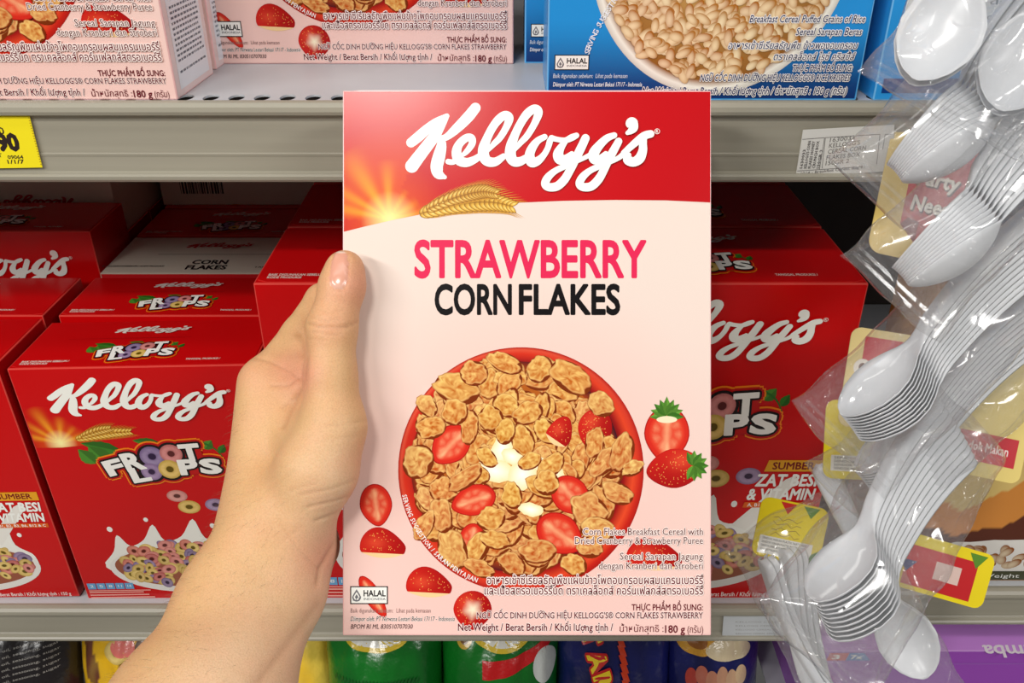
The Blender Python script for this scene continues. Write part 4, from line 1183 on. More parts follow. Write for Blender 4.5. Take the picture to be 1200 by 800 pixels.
def film_bag(spoons, pad0, pad1, hw, ht, seed, label):
    """crinkled clear bag round a stack: two sheets welded along their edges; pad0/pad1 run past the bowl tips and the handles, hw half its
    height across the stack, ht half its thickness"""
    a, b = spoons[0].matrix_world, spoons[-1].matrix_world
    ex = a.to_3x3().col[0].normalized()
    nn = (cam_dir(0, 0, -1)-ex*cam_dir(0, 0, -1).dot(ex)).normalized(); ey = nn.cross(ex)
    mid = (a.translation+b.translation)/2
    L = 0.150+pad0+pad1; ctr = mid+ex*(0.075+(pad1-pad0)/2)-ey*0.003
    nx, ny = 90, 56; vs = []; fs = []
    for s in (1, -1):
        for j in range(ny+1):
            for i in range(nx+1):
                u, v = -1+2*i/nx, -1+2*j/ny
                t = (max(0, 1-abs(u)**5)*max(0, 1-abs(v)**4))**0.6
                x, y = u*L/2, v*hw*(1+0.18*abs(u)**4)
                r1 = 1-abs(noise.noise(Vector((x*22+seed, y*30, seed*3+s))))*2
                r2 = noise.noise(Vector((x*16+seed, y*50, seed*5+s)))
                z = s*(t*ht+t**0.5*(0.0034*r1))+0.004*(1-t)*r2
                x += 0.004*noise.noise(Vector((y*40, seed, 1))); y += 0.004*noise.noise(Vector((x*40, seed, 7)))
                vs.append(ex*x+ey*y+nn*z)
    Wd = hw*2.3
    n = (nx+1)*(ny+1); w = nx+1
    for j in range(ny):
        for i in range(nx):
            a = j*w+i; fs.append((a, a+1, a+w+1, a+w)); fs.append((n+a, n+a+w, n+a+w+1, n+a+1))
    me = bpy.data.meshes.new('bag_film'); me.from_pydata([tuple(p) for p in vs], [], fs); me.update()
    me.materials.append(M_FILM); me.polygons.foreach_set('use_smooth', [True]*len(me.polygons))
    root = empty('plastic_bag', ctr)
    o = bpy.data.objects.new('film', me); link(o, root)
    # welded seal: a narrow double strip at each end
    mb = MB()
    for sgn in (-1, 1):
        for k in range(2):
            x0 = sgn*(L/2-0.004-k*0.004)
            P = [ex*x0+ey*(v*Wd/2*0.9)+nn*0.0006 for v in (-1, 1)]; q = ex*0.0009
            mb.poly([P[0]-q, P[1]-q, P[1]+q, P[0]+q], WHITE)
    s = mb.build('seal', M_FILM, root)
    return tag(root, label, 'plastic bag', 'clear bags of white spoons')
def card_board(root, ctr0, ctr, d, w, h, rot, draw, border, name='header_card', lab=None, rc=0.006, th=0.0007):
    """printed cardboard tag; w, h in metres, rot in the picture (counter-clockwise)"""
    c, s = math.cos(rot), math.sin(rot)
    ex = cam_dir(c, s, 0); ey = cam_dir(-s, c, 0); nn = cam_dir(0, 0, -1)
    org = at_d(ctr[0], ctr[1], d)-(root.location if root else Vector((0, 0, 0)))
    P = []
    for cx, cy, a0 in ((w/2-rc, h/2-rc, 0), (-w/2+rc, h/2-rc, 1), (-w/2+rc, -h/2+rc, 2), (w/2-rc, -h/2+rc, 3)):
        for k in range(6):
            a = (a0+k/5)*PI/2; P.append((cx+rc*math.cos(a), cy+rc*math.sin(a)))
    mb = MB(); t3 = lambda a, b, l: org+ex*a+ey*b+nn*l
    mb.poly([t3(x, y, th/2) for x, y in P], border); mb.poly([t3(x, y, -th/2) for x, y in reversed(P)], C(226,222,214))
    for (x, y), (x2, y2) in zip(P, P[1:]+P[:1]): mb.poly([t3(x, y, -th/2), t3(x2, y2, -th/2), t3(x2, y2, th/2), t3(x, y, th/2)], scl(border, 0.9))
    o = mb.build(name, M_CARD, root, lab=lab)
    if draw:
        A = Art(lambda a, b, l: t3(a, b, th/2+l), 2e-5, 6e-5); draw(A, w, h)
        if root is None: A.build('card_print', M_CARD, o)
        else: A.build('card_print', M_CARD, o)
    return o
# ------------------------------------------------------------------ shelving
RAILY = 0.505
BAYX = 0.252                                       # upright between the two bays
def shelf(name, x0, x1, ztop, label, depth=0.50, holes=True, rail_h=0.0475, front=RAILY):
    root = empty(name, (0.5*(x0+x1), front, ztop))
    cx = 0.5*(x0+x1); hw = 0.5*(x1-x0); col = (0.6, 0.6, 0.6, 1)
    # deck: perforated strip along the front edge, then the plain sheet
    mb = MB(); th = 0.0012
    y0, y1 = 0.0030, 0.0205; p = 0.0150; n = int(2*hw/p)
    for k in range(n):
        a = -hw+k*2*hw/n; b = -hw+(k+1)*2*hw/n; mx = 0.5*(a+b); my = 0.5*(y0+y1)
        if not holes: mb.poly([(a,y0,0),(b,y0,0),(b,y1,0),(a,y1,0)], col); continue
        m = 20; inn = []; outr = []
        for i in range(m):
            t = 2*PI*i/m; c, s = math.cos(t), math.sin(t)
            inn.append((mx+0.0046*c, my+0.0072*s))
            q = max(abs(c)/((b-a)/2), abs(s)/((y1-y0)/2)); outr.append((mx+c/q, my+s/q))
        for i in range(m):
            j = (i+1) % m
            mb.poly([(inn[i][0],inn[i][1],0),(outr[i][0],outr[i][1],0),(outr[j][0],outr[j][1],0),(inn[j][0],inn[j][1],0)], col)
            mb.poly([(inn[i][0],inn[i][1],-th),(inn[i][0],inn[i][1],0),(inn[j][0],inn[j][1],0),(inn[j][0],inn[j][1],-th)], col)
        for c_ in ((a,y0),(b,y0),(b,y1),(a,y1)):
            pass
        # corner fillers between the round sampling and the cell's corners
        for sx, sy in ((a,y0),(b,y0),(b,y1),(a,y1)):
            best = sorted(range(m), key=lambda i: (outr[i][0]-sx)**2+(outr[i][1]-sy)**2)[:2]
            mb.poly([(outr[best[0]][0],outr[best[0]][1],0),(sx,sy,0),(outr[best[1]][0],outr[best[1]][1],0)], col)
    mb.box((-hw, y1, -th), (hw, depth, 0), col)
    mb.box((-hw, 0.03, -0.022), (hw, 0.034, -th), col); mb.box((-hw, depth-0.02, -0.03), (hw, depth, -th), col)
    mb.build('deck', M_DECK, root)
    # dark strip added under the holes, standing in for the shade inside
    mb = MB(); mb.box((-hw, 0.006, -0.020), (hw, 0.029, -0.018), col); mb.build('hole_shade_strip', M_BACK, root)
    # rail profile, swept along x: rounded top nose, flat face for the tickets, ribs, lower lip
    prof = [(0.0040,0.0004),(0.0015,0.0008),(-0.0015,0.0002),(-0.0034,-0.0020),(-0.0038,-0.0046),(-0.0030,-0.0066),(0.0002,-0.0078),(0.0012,-0.0092),
            (0.0014,-0.0150),(0.0014,-0.0300),(0.0010,-0.0304),(0.0010,-0.0318),(0.0014,-0.0322),(0.0014,-rail_h+0.0062),(0.0004,-rail_h+0.0057),(-0.0020,-rail_h+0.0053),(-0.0032,-rail_h+0.0042),(-0.0030,-rail_h+0.0022),(-0.0018,-rail_h+0.0006),(0.0010,-rail_h),(0.0045,-rail_h+0.0004),(0.0045,-0.004)]
    mb = MB(); nseg = 1
    for (a, b), (c, d) in zip(prof, prof[1:]+prof[:1]):
        mb.poly([(-hw, a, b), (-hw, c, d), (hw, c, d), (hw, a, b)], col)
    mb.poly([(-hw, a, b) for a, b in prof], col); mb.poly([(hw, a, b) for a, b in reversed(prof)], col)
    mb.build('price_rail', M_RAIL, root)
    return tag(root, label, 'shelf')
zU = CAM.z-0.1255; zL = CAM.z-0.528; zB = CAM.z-0.865
shelf('store_shelf', -0.62, BAYX-0.001, zU, 'upper metal shelf with the yellow price ticket and blue rice box')
shelf('store_shelf', -0.62, BAYX-0.001, zL, 'lower metal shelf carrying the red ring cereal boxes', holes=False, rail_h=0.037)
shelf('store_shelf', -0.62, BAYX-0.001, zB, 'bottom metal shelf under the snack bags', holes=False, rail_h=0.037)
shelf('store_shelf', BAYX+0.001, 0.70, CAM.z-0.509, 'lower metal shelf under the brown box at the right', holes=False, rail_h=0.037)
shelf('store_shelf', BAYX+0.001, 0.70, CAM.z-0.120, 'upper metal shelf hidden behind the topmost spoon bags')
shelf('store_shelf', BAYX+0.001, 0.70, CAM.z-0.72, 'bottom metal shelf under the purple box', holes=False, rail_h=0.037)
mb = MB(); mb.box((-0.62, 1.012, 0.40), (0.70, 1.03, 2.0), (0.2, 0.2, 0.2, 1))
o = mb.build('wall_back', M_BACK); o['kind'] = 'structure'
mb = MB(); mb.box((-1.6, -1.6, -0.02), (1.6, 1.03, 0.0), (0.4, 0.4, 0.4, 1))
M_FLOOR = plain_mat('vinyl_floor', C(196, 192, 184), 0.35, 0.5, var=0.08, vscale=6)
o = mb.build('floor', M_FLOOR); o['kind'] = 'structure'
for xx in (-0.635, 0.715):
    mb = MB(); mb.box((xx-0.014, 0.52, 0.0), (xx+0.014, 1.01, 1.95), (0.5, 0.5, 0.5, 1))
    mb.box((xx-0.012, 0.510, 0.0), (xx+0.012, 0.52, 0.10), (0.5, 0.5, 0.5, 1))
    o = mb.build('trim_1' if xx < 0 else 'trim_2', M_DECK); o['kind'] = 'structure'

# tickets on the rails
def ticket(name, pts, Y, base, thick, label, cat, draw, mat=None):
    """flat paper slip whose corners (TL, TR, BR, BL) are given on the plane y = Y"""
    P = [at_Y(p[0], p[1], Y) for p in pts]; org = (P[0]+P[1]+P[2]+P[3])/4
    ex = ((P[1]-P[0])+(P[2]-P[3])).normalized(); ey = Vector((0, -1, 0)).cross(ex)*-1; ey = ex.cross(Vector((0, 1, 0)))*-1
    if ey.z < 0: ey = -ey
    loc = lambda p: ((p-org).dot(ex), (p-org).dot(ey))
    Q = [loc(p) for p in P]; mb = MB()
    t3 = lambda a, b, l: ex*a+ey*b+Vector((0, -1, 0))*l
    mb.poly([t3(a, b, thick) for a, b in Q], base); mb.poly([t3(a, b, 0) for a, b in reversed(Q)], base)
    for (a, b), (c, d) in zip(Q, Q[1:]+Q[:1]): mb.poly([t3(a, b, 0), t3(c, d, 0), t3(c, d, thick), t3(a, b, thick)], base)
    o = mb.build(name, M_PAPER, loc=org)
    A = Art(lambda a, b, l: t3(a, b, thick+l), 1e-5, 4e-5)
    pk = lambda px, py: loc(at_Y(px, py, Y))
    draw(A, pk); A.build('printing', M_PAPER, o)
    return tag(o, label, cat)
def d_price(A, pk):
    def t(body, x0, x1, yb, cap, off=0.02):
        a, b = pk(x0, yb), pk(x1, yb); A.text(body, a[0], b[0], a[1], pk(x0, yb-cap)[1]-a[1], C(40,26,20), off)
    t('19.9', -46, -2, 175, 20, 0.05); t('90', 0, 24, 176, 19, 0.06); t('0', 0, 6, 157, 8); t('ET', -4, 3, 184, 4.5); t('09064', 10, 28, 186, 4.2); t('1/1/7', 10, 29, 191.5, 4.5)
    # perforated edge
    for k in range(20):
        y = 135+k*3.0; x = 33+(y-134)/62*16.5; p = pk(x, y); A.ellipse(p[0], p[1], 0.0004, 0.0004, C(190,160,20), 8)
ticket('price_ticket', [(-60,133),(34,133),(50,196),(-60,198)], RAILY-0.0002, C(240,222,20), 0.0003, 'yellow price ticket with black digits on the upper rail', 'price tag', d_price)
def d_lab(A, pk):
    def t(body, x0, x1, yb, cap, off=0.01):
        a, b = pk(x0, yb), pk(x1, yb); A.text(body, a[0], b[0], a[1], pk(x0, yb-cap)[1]-a[1], C(112,108,104), off, rot=0.045, shear=0.1)
    t('1630033', 972, 1001, 166.5, 5.0); t("KELLOGG'S", 971, 1007, 173, 5.0); t('CEREAL CORN', 970, 1014, 180, 5.0); t('FLAKES BOX', 968, 1007, 187, 5.0); t('150GR 2', 967, 994, 193.5, 5.0)
    t('1014 - Breakfast Cereal, Bag 21', 938, 1012, 204.5, 3.0)
    def ln(x0, y0, x1, y1):
        a, b = pk(x0, y0), pk(x1, y1); d = math.hypot(b[0]-a[0], b[1]-a[1]); nx, ny = -(b[1]-a[1])/d*0.00016, (b[0]-a[0])/d*0.00016
        A.poly([(a[0]+nx, a[1]+ny), (b[0]+nx, b[1]+ny), (b[0]-nx, b[1]-ny), (a[0]-nx, a[1]-ny)], C(110,106,104))
    for a in ((967,161,1031,157),(1031,157,1027,192),(967,161,963,197),(940,163,966,161),(966,161,960,198),(1037,157,1044,157),(1037,157,1034,175),(934,200,1010,195)): ln(*a)
    for k, body in enumerate(('1630033', "KELLOGG'S CORN", 'FLAKES HONEY', 'CRUNCH BOX', '150GR 2')):
        v, f = glyphs(body, 0.02, 1); b = bbox(v); a0, b0 = pk(937.5+k*4.9, 197), pk(939.5+k*4.9, 197-(22 if k in (0, 4) else 32)); L = b0[1]-a0[1]; s = 0.0016/CAPH
        A.mesh([(a0[0]+0.0012-p[1]*s+(p[0]-b[0])/(b[2]-b[0])*0.001, a0[1]+(p[0]-b[0])/(b[2]-b[0])*L) for p in v], f, C(92,88,86))
ticket('shelf_label', [(941,152),(1048,146),(1046,200),(932,208)], RAILY-0.0002, C(214,212,206), 0.0003, 'white shelf label with printed stock text on the upper rail', 'shelf label', d_lab)
def d_lab2(A, pk):
    for k in range(4):
        a, b = pk(862, 729+k*4.5), pk(940-k*10, 729+k*4.5); A.text('KELLOGG CEREAL 330GR', a[0], b[0], a[1], 0.0016, C(150,150,150), 0.0)
ticket('shelf_label', [(848,720),(956,720),(956,747),(846,747)], RAILY-0.0002, C(196,200,204), 0.0003, 'pale shelf label on the lower rail behind the cutlery', 'shelf label', d_lab2)

# ------------------------------------------------------------------ cartons on the shelves and in the hand
hc = at_d(617.5, 744.5, BOXD)
GS = 'pale pink corn flake boxes'
held = strawberry_carton('cereal_box', hc, (-TH, 0, 0))
tag(held, 'large pink strawberry corn flakes box held up by the hand', 'cereal box', GS)
def sbox(x, y, label, s=1.047, rz=0.0):
    c = copy_tree(held); c.location = (x, y, zU); c.rotation_euler = (0, 0, rz); c.scale = (s, s*1.45, s)
    tag(c, label, 'cereal box', GS); return c
sbox(-0.1945-0.0995, 0.511, 'pink corn flakes box at the upper shelf edge above the yellow ticket')
sbox(-0.1960-0.0995, 0.592, 'pink corn flakes box mostly hidden behind the front left pink one')
sbox(-0.1025, 0.610, 'pink corn flakes box set back on the upper shelf, centre', s=1.09)
GR = 'blue puffed rice boxes'
r1 = rice_carton('cereal_box', (RX0, RY, zU), (0, 0, 0)); tag(r1, 'blue puffed rice box at the front of the upper shelf', 'cereal box', GR)
c = copy_tree(r1); c.location = (0.0985, 0.612, zU); tag(c, 'blue puffed rice box set back beside the centre pink one', 'cereal box', GR)
c = copy_tree(r1); c.location = (0.298, RY+0.070, zU); c.rotation_euler = (0, 0, PI); c.scale = (0.98, 1, 1.04); tag(c, 'blue box turned back to front beside the spoon bags', 'cereal box', GR)

GF = 'red fruit ring cereal boxes'
lean = -math.radians(1.2)
f1 = loops_carton('cereal_box', (FX0, FY, zL), (0, 0, 0)); tag(f1, 'red ring cereal box in front, left of the wrist', 'cereal box', GF)
f1.rotation_euler = (0, lean, 0)
def fbox(x, y, label, s=(1, 1, 1), z=zL, ry=0.0):
    c = copy_tree(f1); c.location = (x, y, z); c.rotation_euler = (0, ry, 0); c.scale = s; tag(c, label, 'cereal box', GF); return c
fbox(-0.4365, FY, 'leftmost red ring cereal box on the lower shelf, cut by the picture edge', ry=lean)
fbox(-0.262, FY+0.076, 'red ring cereal box directly behind the one left of the wrist')
fbox(-0.445, FY+0.076, 'red box second in the leftmost column, its lid lit dimly')
fbox(-0.438, FY+0.160, 'taller red box third in the leftmost column with a shaded brand name', (1.02, 1, 1.16))
fbox(-0.262, FY+0.236, 'red box fourth in its column, behind the cream lid')
BS = (1.175, 1.40, 1.29)
fbox(-0.0690, FY, 'tall red ring cereal box behind the thumb and the pink box', BS)
fbox(0.1330, FY, 'tall red ring cereal box right of the held pink one', BS)
fbox(-0.0690, FY+0.099, 'tall red box second in line behind the thumb', BS)
fbox(0.1330, FY+0.099, 'tall red box second in line right of the held pink one', BS)
fbox(-0.0690, FY+0.198, 'tall red box third in line behind the thumb', BS)
fbox(0.1330, FY+0.198, 'tall red box deepest in the dark at the right', BS)
c = cream_carton('cereal_box', 0.171, 0.219, 0.078, (-0.262, FY+0.153, zL), (0, 0, 0), True, False)
tag(c, 'box with a cream lid printed in black, third behind the wrist', 'cereal box', 'cream ended boxes')
c = cream_carton('cereal_box', 0.205, 0.16, 0.062, (-0.248, FY+0.316, zL+0.219+0.062), (-PI/2, 0, 0), False, True)
tag(c, 'cream end of a box lying on top with barcode and upside-down logo', 'cereal box', 'cream ended boxes')
fbox(-0.262, FY+0.310, 'red box last in its column under the lying cream one')
fbox(-0.262, FY+0.380, 'red box at the very back under the lying cream one')
c = cream_carton('cereal_box', 0.205, 0.16, 0.060, (-0.463, FY+0.236, zL+0.219+0.060), (-PI/2, 0, 0), False, True)
tag(c, 'cream end of a box lying on top in the left corner', 'cereal box', 'cream ended boxes')
fbox(-0.445, FY+0.232, 'red box fourth in the leftmost column under the lying one')
fbox(-0.445, FY+0.302, 'red box at the back of the leftmost column')

# brown chocolate cereal at the right, purple box below it
def choco_box():
    W, H, T = 0.20, 0.28, 0.07
    root = empty('cereal_box', (0.385, 0.515, CAM.z-0.509))
    carton_body(W, H, T, C(226,190,110), C(190,140,70), C(96,52,30), C(150,110,70), 'carton', root)
    top_flap(W, H, T, C(96,52,30), root, C(150,110,70))
    A = Art(front3(W, H), 1e-5, 1e-4)
    def bg(i, j):
        x = -W/2+0.001+(W-0.002)*i/40; z = 0.001+(H-0.002)*j/50
        e = 0.062+0.012*math.sin(x*40)+0.006*N(x*60, 0); c = C(92,42,26) if z < e else (C(216,140,62) if z < e+0.035+0.01*math.sin(x*55+1) else C(226,196,120))
        if z > 0.20: c = C(110,58,32)
        return A.to3(x, z, 1e-4), c
    A.mb.grid(80, 100, lambda i, j: bg(i/2, j/2)); A.build('front_panel', M_PRINT, root, 'yellow, orange and chocolate brown front')
    A = Art(front3(W, H), 1e-5, 2e-4)
    rg = random.Random(2); pts = []
    for k in range(48):
        a = 2*PI*k/48; r = 1+0.35*N(math.cos(a)*3, math.sin(a)*3, 4); pts.append((0.0+0.075*r*math.cos(a), 0.026+0.017*r*math.sin(a)))
    A.poly(pts, C(230,226,220))
    for k in range(40): grain(A, rg.uniform(-0.07, 0.07), rg.uniform(0.012, 0.034), 0.006, 0.004, rg.random()*PI, rg, C(110,58,34))
    A.poly([(-0.095, 0.002), (0.095, 0.002), (0.095, 0.011), (-0.095, 0.011)], C(70,72,50))
    A.text('Berat Bersih / Net Weight', -0.09, 0.02, 0.004, 0.004, WHITE)
    A.build('milk_picture', M_PRINT, root, 'milk splash with brown puffs')
    return tag(root, 'brown and yellow chocolate cereal box beyond the spoon bags', 'cereal box')
choco_box()
def purple_box():
    W, D, H = 0.24, 0.115, 0.10
    zt = CAM.z-0.609
    root = empty('cereal_box', (0.392, 0.532, zt-0.111))
    carton_body(W, H+0.011, D, C(150,66,180), C(160,90,190), C(206,140,224), C(200,150,214), 'carton', root)
    t3 = lambda a, b, l: (a, b, H+0.011+l)
    A = Art(t3, 2e-5, 1.5e-4)
    Z = lambda x, y: (lambda p: (p.x-0.392, p.y-0.532))(CAM+ray(x, y)*((-0.609)/ray(x, y).z))
    a, b = Z(1158, 760), Z(1222, 752)
    bx = bbox(glyphs('Simba', 0.02, 3, 0.2)[0]); v, f = glyphs('Simba', 0.02, 3, 0.2)
    x1 = Z(1155, 765)[0]; x0 = Z(1222, 765)[0]; yb = Z(1158, 756)[1]; yt = Z(1158, 770)[1]
    A.mesh([(x0+(p[0]-bx[0])/(bx[2]-bx[0])*(x1-x0), yb+(p[1])/CAPH*(yt-yb)) for p in v], f, C(236,224,232))
    A.build('brand_logo', M_PRINT, root, 'white brand lettering upside down')
    A = Art(lambda a, b, l: (a, -l, b), 2e-5, 1.5e-4)
    A.poly([(-W/2+0.002, 0.094), (W/2-0.002, 0.094), (W/2-0.002, 0.096), (-W/2+0.002, 0.096)], C(150,80,180))
    A.poly([(-0.115, 0.099), (-0.098, 0.099), (-0.096, 0.1085), (-0.113, 0.1085)], C(200,34,50))
    A.poly([(-0.098, 0.099), (-0.076, 0.099), (-0.083, 0.1085), (-0.096, 0.1085)], C(40,110,190))
    A.text('3', -0.110, -0.104, 0.1010, 0.005, WHITE, 0.03); A.text('7x', -0.094, -0.084, 0.1010, 0.005, WHITE, 0.03)
    A.build('front_print', M_PRINT, root, 'red and blue corner badge')
    return tag(root, 'purple cereal box lying on the bottom shelf at the right', 'cereal box')
purple_box()

# ------------------------------------------------------------------ snack pouches under the lower shelf
def pouch(name, cx, ytop, ztop, W, H, T, colfn, label, rz=0.0, tilt=0.35, seed=0, print_fn=None):
    """puffed foil pouch: its crimped top edge at ztop; colfn(u, v) with u across and v up, both 0..1"""
    root = empty(name, (cx, ytop, ztop-H*math.cos(tilt)), (0, 0, rz))
    nx, ny = 44, 56
    ca, sa = math.cos(tilt), math.sin(tilt)
    def P(u, v, s):
        U = 2*u-1; Vv = 2*v-1
        t = (max(0, 1-abs(U)**2.4)*max(0, 1-abs(Vv)**3.0))**0.62
        wr = noise.noise(Vector((u*5+seed, v*3, seed)))*0.010+noise.noise(Vector((u*11+seed, v*7, seed+4)))*0.004
        y = -s*(t*T/2+t**0.4*wr*(1-0.5*t))
        x = U*W/2*(1-0.06*(1-abs(Vv)**2))*(1-0.30*max(0, (Vv-0.5)/0.5)**2)
        z = v*H
        if v > 0.95 or v < 0.05: y += 0.0008*math.sin(v*H*2600)
        y2 = (z)*sa+y*ca; z2 = z*ca-y*sa
        return (x, y2-H*sa*0.5, z2)
    mb = MB()
    mb.grid(nx, ny, lambda i, j: (P(i/nx, j/ny, 1), colfn(i/nx, j/ny)))
    mb.grid(nx, ny, lambda i, j: (P(1-i/nx, j/ny, -1), colfn(0.5, 0.02)))
    mb.build('foil', M_FOIL, root, smooth=True)
    if print_fn:
        A = Art(lambda a, b, l: tuple(Vector(P(a, b, 1))+Vector((0, -1, 0))*ca*l+Vector((0, 0, 1))*sa*l), 4e-5, 4e-4)
        print_fn(A); A.build('pouch_print', M_FOIL, root)
    return tag(root, label, 'snack bag')
def disc(A, cx, cy, rx, ry, col, n=36, q=(0.15, 0.3, 0.45, 0.6, 0.75, 0.88, 1.0)):
    A.rings(cx, cy, [[(cx, cy)]]+[[(cx+k*rx*math.cos(2*PI*i/n), cy+k*ry*math.sin(2*PI*i/n)) for i in range(n)] for k in q], [col]*(len(q)+1))
GREEN = C(14,128,34); NAVY = C(24,30,104)
def f_green(u, v): return mix(GREEN, C(8,84,26), 0.5+0.6*N(u*4, v*4, 2))
def p_green(A):
    disc(A, 0.46, 0.88, 0.30, 0.085, C(222,190,50)); disc(A, 0.46, 0.885, 0.26, 0.07, C(232,230,220)); disc(A, 0.48, 0.90, 0.11, 0.04, C(60,40,36))
    for k in range(24): A.poly([(0.10+k*0.03, 0.66), (0.125+k*0.03, 0.68), (0.13+k*0.03, 0.665), (0.105+k*0.03, 0.645)], C(14,90,30))
def p_green2(A):
    disc(A, 0.52, 0.88, 0.26, 0.085, C(222,190,50)); disc(A, 0.52, 0.885, 0.22, 0.068, C(232,230,220)); disc(A, 0.53, 0.90, 0.11, 0.045, C(60,30,30))
    disc(A, 0.20, 0.85, 0.07, 0.05, C(206,170,60)); disc(A, 0.20, 0.85, 0.04, 0.03, C(120,80,30))
    A.up(); A.mb.grid(24, 8, lambda i, j: (A.to3(0.36+0.6*i/24, (0.68+0.14*(i/24)**2)+(0.08-0.04*(i/24)**2)*j/8, A.z), C(200,24,26)))
    disc(A, 0.88, 0.72, 0.10, 0.08, C(206,210,206))
def f_navy(u, v): return mix(NAVY, C(14,18,64), 0.5+0.6*N(u*4, v*4, 3))
def p_star(A):
    for k, ch in enumerate('STAR'):
        v, f = glyphs(ch, 0.06, 3); b = bbox(v); an = -1.15; c, s = math.cos(an), math.sin(an)
        V = [(0.16+0.05*k+((p[0]-b[0])*0.14*c-p[1]*0.19*s), 0.97-0.105*k+((p[0]-b[0])*0.12*s+p[1]*0.13*c)) for p in v]
        A.fat(V, f, 0.013, C(200,30,30), 10); A.up(3); A.mesh(V, f, C(238,206,40))
    for k in range(10):
        a = k/10; A.poly([(0.46+0.10*a, 0.98-0.42*a), (0.51+0.10*a, 0.98-0.42*a), (0.54+0.10*a, 0.93-0.42*a), (0.49+0.10*a, 0.93-0.42*a)], C(206,60,24), up=False)
    A.poly([(0.64, 0.93), (0.76, 0.95), (0.77, 0.86), (0.65, 0.84)], C(150,150,190))
def p_navy2(A):
    disc(A, 0.30, 0.84, 0.20, 0.07, C(206,150,50)); disc(A, 0.30, 0.84, 0.10, 0.04, C(150,90,30))
    disc(A, 0.62, 0.80, 0.24, 0.05, C(214,196,160)); 
    for k in range(6): disc(A, 0.25+k*0.10, 0.66+0.02*(k % 2), 0.06, 0.05, mix(C(170,60,50), C(214,190,150), k/6))
def f_black(u, v):
    c = C(34,30,32) if v < 0.80+0.1*u else C(92,62,66)
    if u < 0.22 and v > 0.7: c = C(150,150,40)
    return mix(c, C(10,10,10), 0.3*N(u*5, v*5))
def p_black(A):
    for k in range(6): A.text('Ingredients : Corn, vegetable oil, seasoning, sugar', 0.1, 0.92, 0.74-k*0.03+0.0, 0.012, C(170,166,160), 0.0, rot=0.12)
    for k in range(3): A.poly([(0.2, 0.69-k*0.05), (0.5, 0.73-k*0.05), (0.5, 0.733-k*0.05), (0.2, 0.693-k*0.05)], C(150,150,150), up=False)
def f_yel(u, v):
    c = C(226,176,24); n_ = N(u*4+3, v*5, 1)
    if n_ > 0.18: c = C(106,58,38)
    if n_ < -0.32: c = C(196,70,30)
    return mix(c, C(250,220,80), 0.3*max(0, N(u*9, v*9, 8)))
def p_yel(A):
    rg = random.Random(8)
    for x, y, r, c in ((0.55,0.93,0.11,C(190,130,70)),(0.72,0.88,0.12,C(120,76,52)),(0.85,0.93,0.10,C(206,160,60)),(0.66,0.80,0.11,C(96,60,46)),(0.9,0.80,0.12,C(150,90,50)),(0.4,0.78,0.10,C(226,190,60))):
        oring(A, x, y, r, rg, c, 0.55, dirn=1, hole=C(60,34,26))
    disc(A, 0.45, 0.80, 0.10, 0.045, C(230,120,110))
    P = [(0.05,0.99),(0.25,0.99),(0.36,0.92),(0.30,0.86),(0.2,0.84),(0.10,0.90)]; A.poly(P, C(216,206,60))
def f_yel2(u, v): return mix(C(236,186,20), C(250,224,110), 0.5+0.6*N(u*5, v*4, 6))
YB = 0.600; ZT = CAM.z-0.640
pouch('snack_bag', -0.500, YB-0.01, ZT, 0.150, 0.20, 0.075, f_black, 'dark snack bag with grey small print, leftmost under the lower shelf', seed=1, print_fn=p_black)
pouch('snack_bag', -0.365, YB-0.012, ZT+0.008, 0.125, 0.205, 0.07, f_yel, 'yellow snack bag with brown rings beneath the forearm', seed=2, print_fn=p_yel)
pouch('snack_bag', -0.222, YB+0.012, ZT-0.004, 0.110, 0.20, 0.07, f_yel2, 'plain yellow snack bag right of the forearm', seed=3)
pouch('snack_bag', -0.125, YB-0.016, ZT+0.010, 0.120, 0.21, 0.085, f_green, 'green snack bag with a plain pale oval, next to the yellow one', seed=4, print_fn=p_green)
pouch('snack_bag', -0.012, YB-0.016, ZT+0.010, 0.120, 0.21, 0.085, f_green, 'green snack bag with a red sweep and gold seal', seed=5, print_fn=p_green2)
pouch('snack_bag', 0.100, YB-0.010, ZT+0.008, 0.122, 0.205, 0.07, f_navy, 'navy snack bag with slanted yellow lettering', seed=6, print_fn=p_star)
pouch('snack_bag', 0.196, YB-0.012, ZT+0.004, 0.100, 0.205, 0.07, f_navy, 'navy snack bag with a gold seal, rightmost of the bags', seed=7, print_fn=p_navy2)

# ------------------------------------------------------------------ spoon bags clipped in a column at the right
CARDY = C(226,196,110)
def d_party(A, w, h):
    A.poly([(-w*0.26, -h*0.30), (-w*0.26, h*0.46), (w*0.44, h*0.46), (w*0.44, -h*0.40), (-w*0.10, -h*0.40)], C(192,34,44))
    A.poly([(-w*0.26, -h*0.30), (-w*0.10, -h*0.40), (-w*0.10, -h*0.27), (-w*0.2, -h*0.25)], C(128,44,48))
    for body, y, x1 in (('Party', -h*0.04, 0.20), ('Needs', -h*0.20, 0.22)):
        A.text(body, -w*0.19, w*x1, y-0.0008, 0.0085, C(60,30,30), 0.05, shear=0.15); A.up(2); A.text(body, -w*0.20, w*(x1-0.01), y, 0.0085, C(246,240,226), 0.03, shear=0.15)
def d_party2(A, w, h):
    A.poly([(-w*0.34, -h*0.46), (-w*0.34, h*0.42), (w*0.45, h*0.42), (w*0.45, -h*0.46)], C(196,50,58))
    A.ellipse(-w*0.32, h*0.10, 0.0055, 0.0055, C(236,228,216)); A.ellipse(-w*0.32, h*0.11, 0.0025, 0.0025, C(120,90,80))
    A.poly([(-w*0.22, h*0.05), (w*0.3, h*0.05), (w*0.3, h*0.16), (-w*0.22, h*0.16)], C(110,60,60))
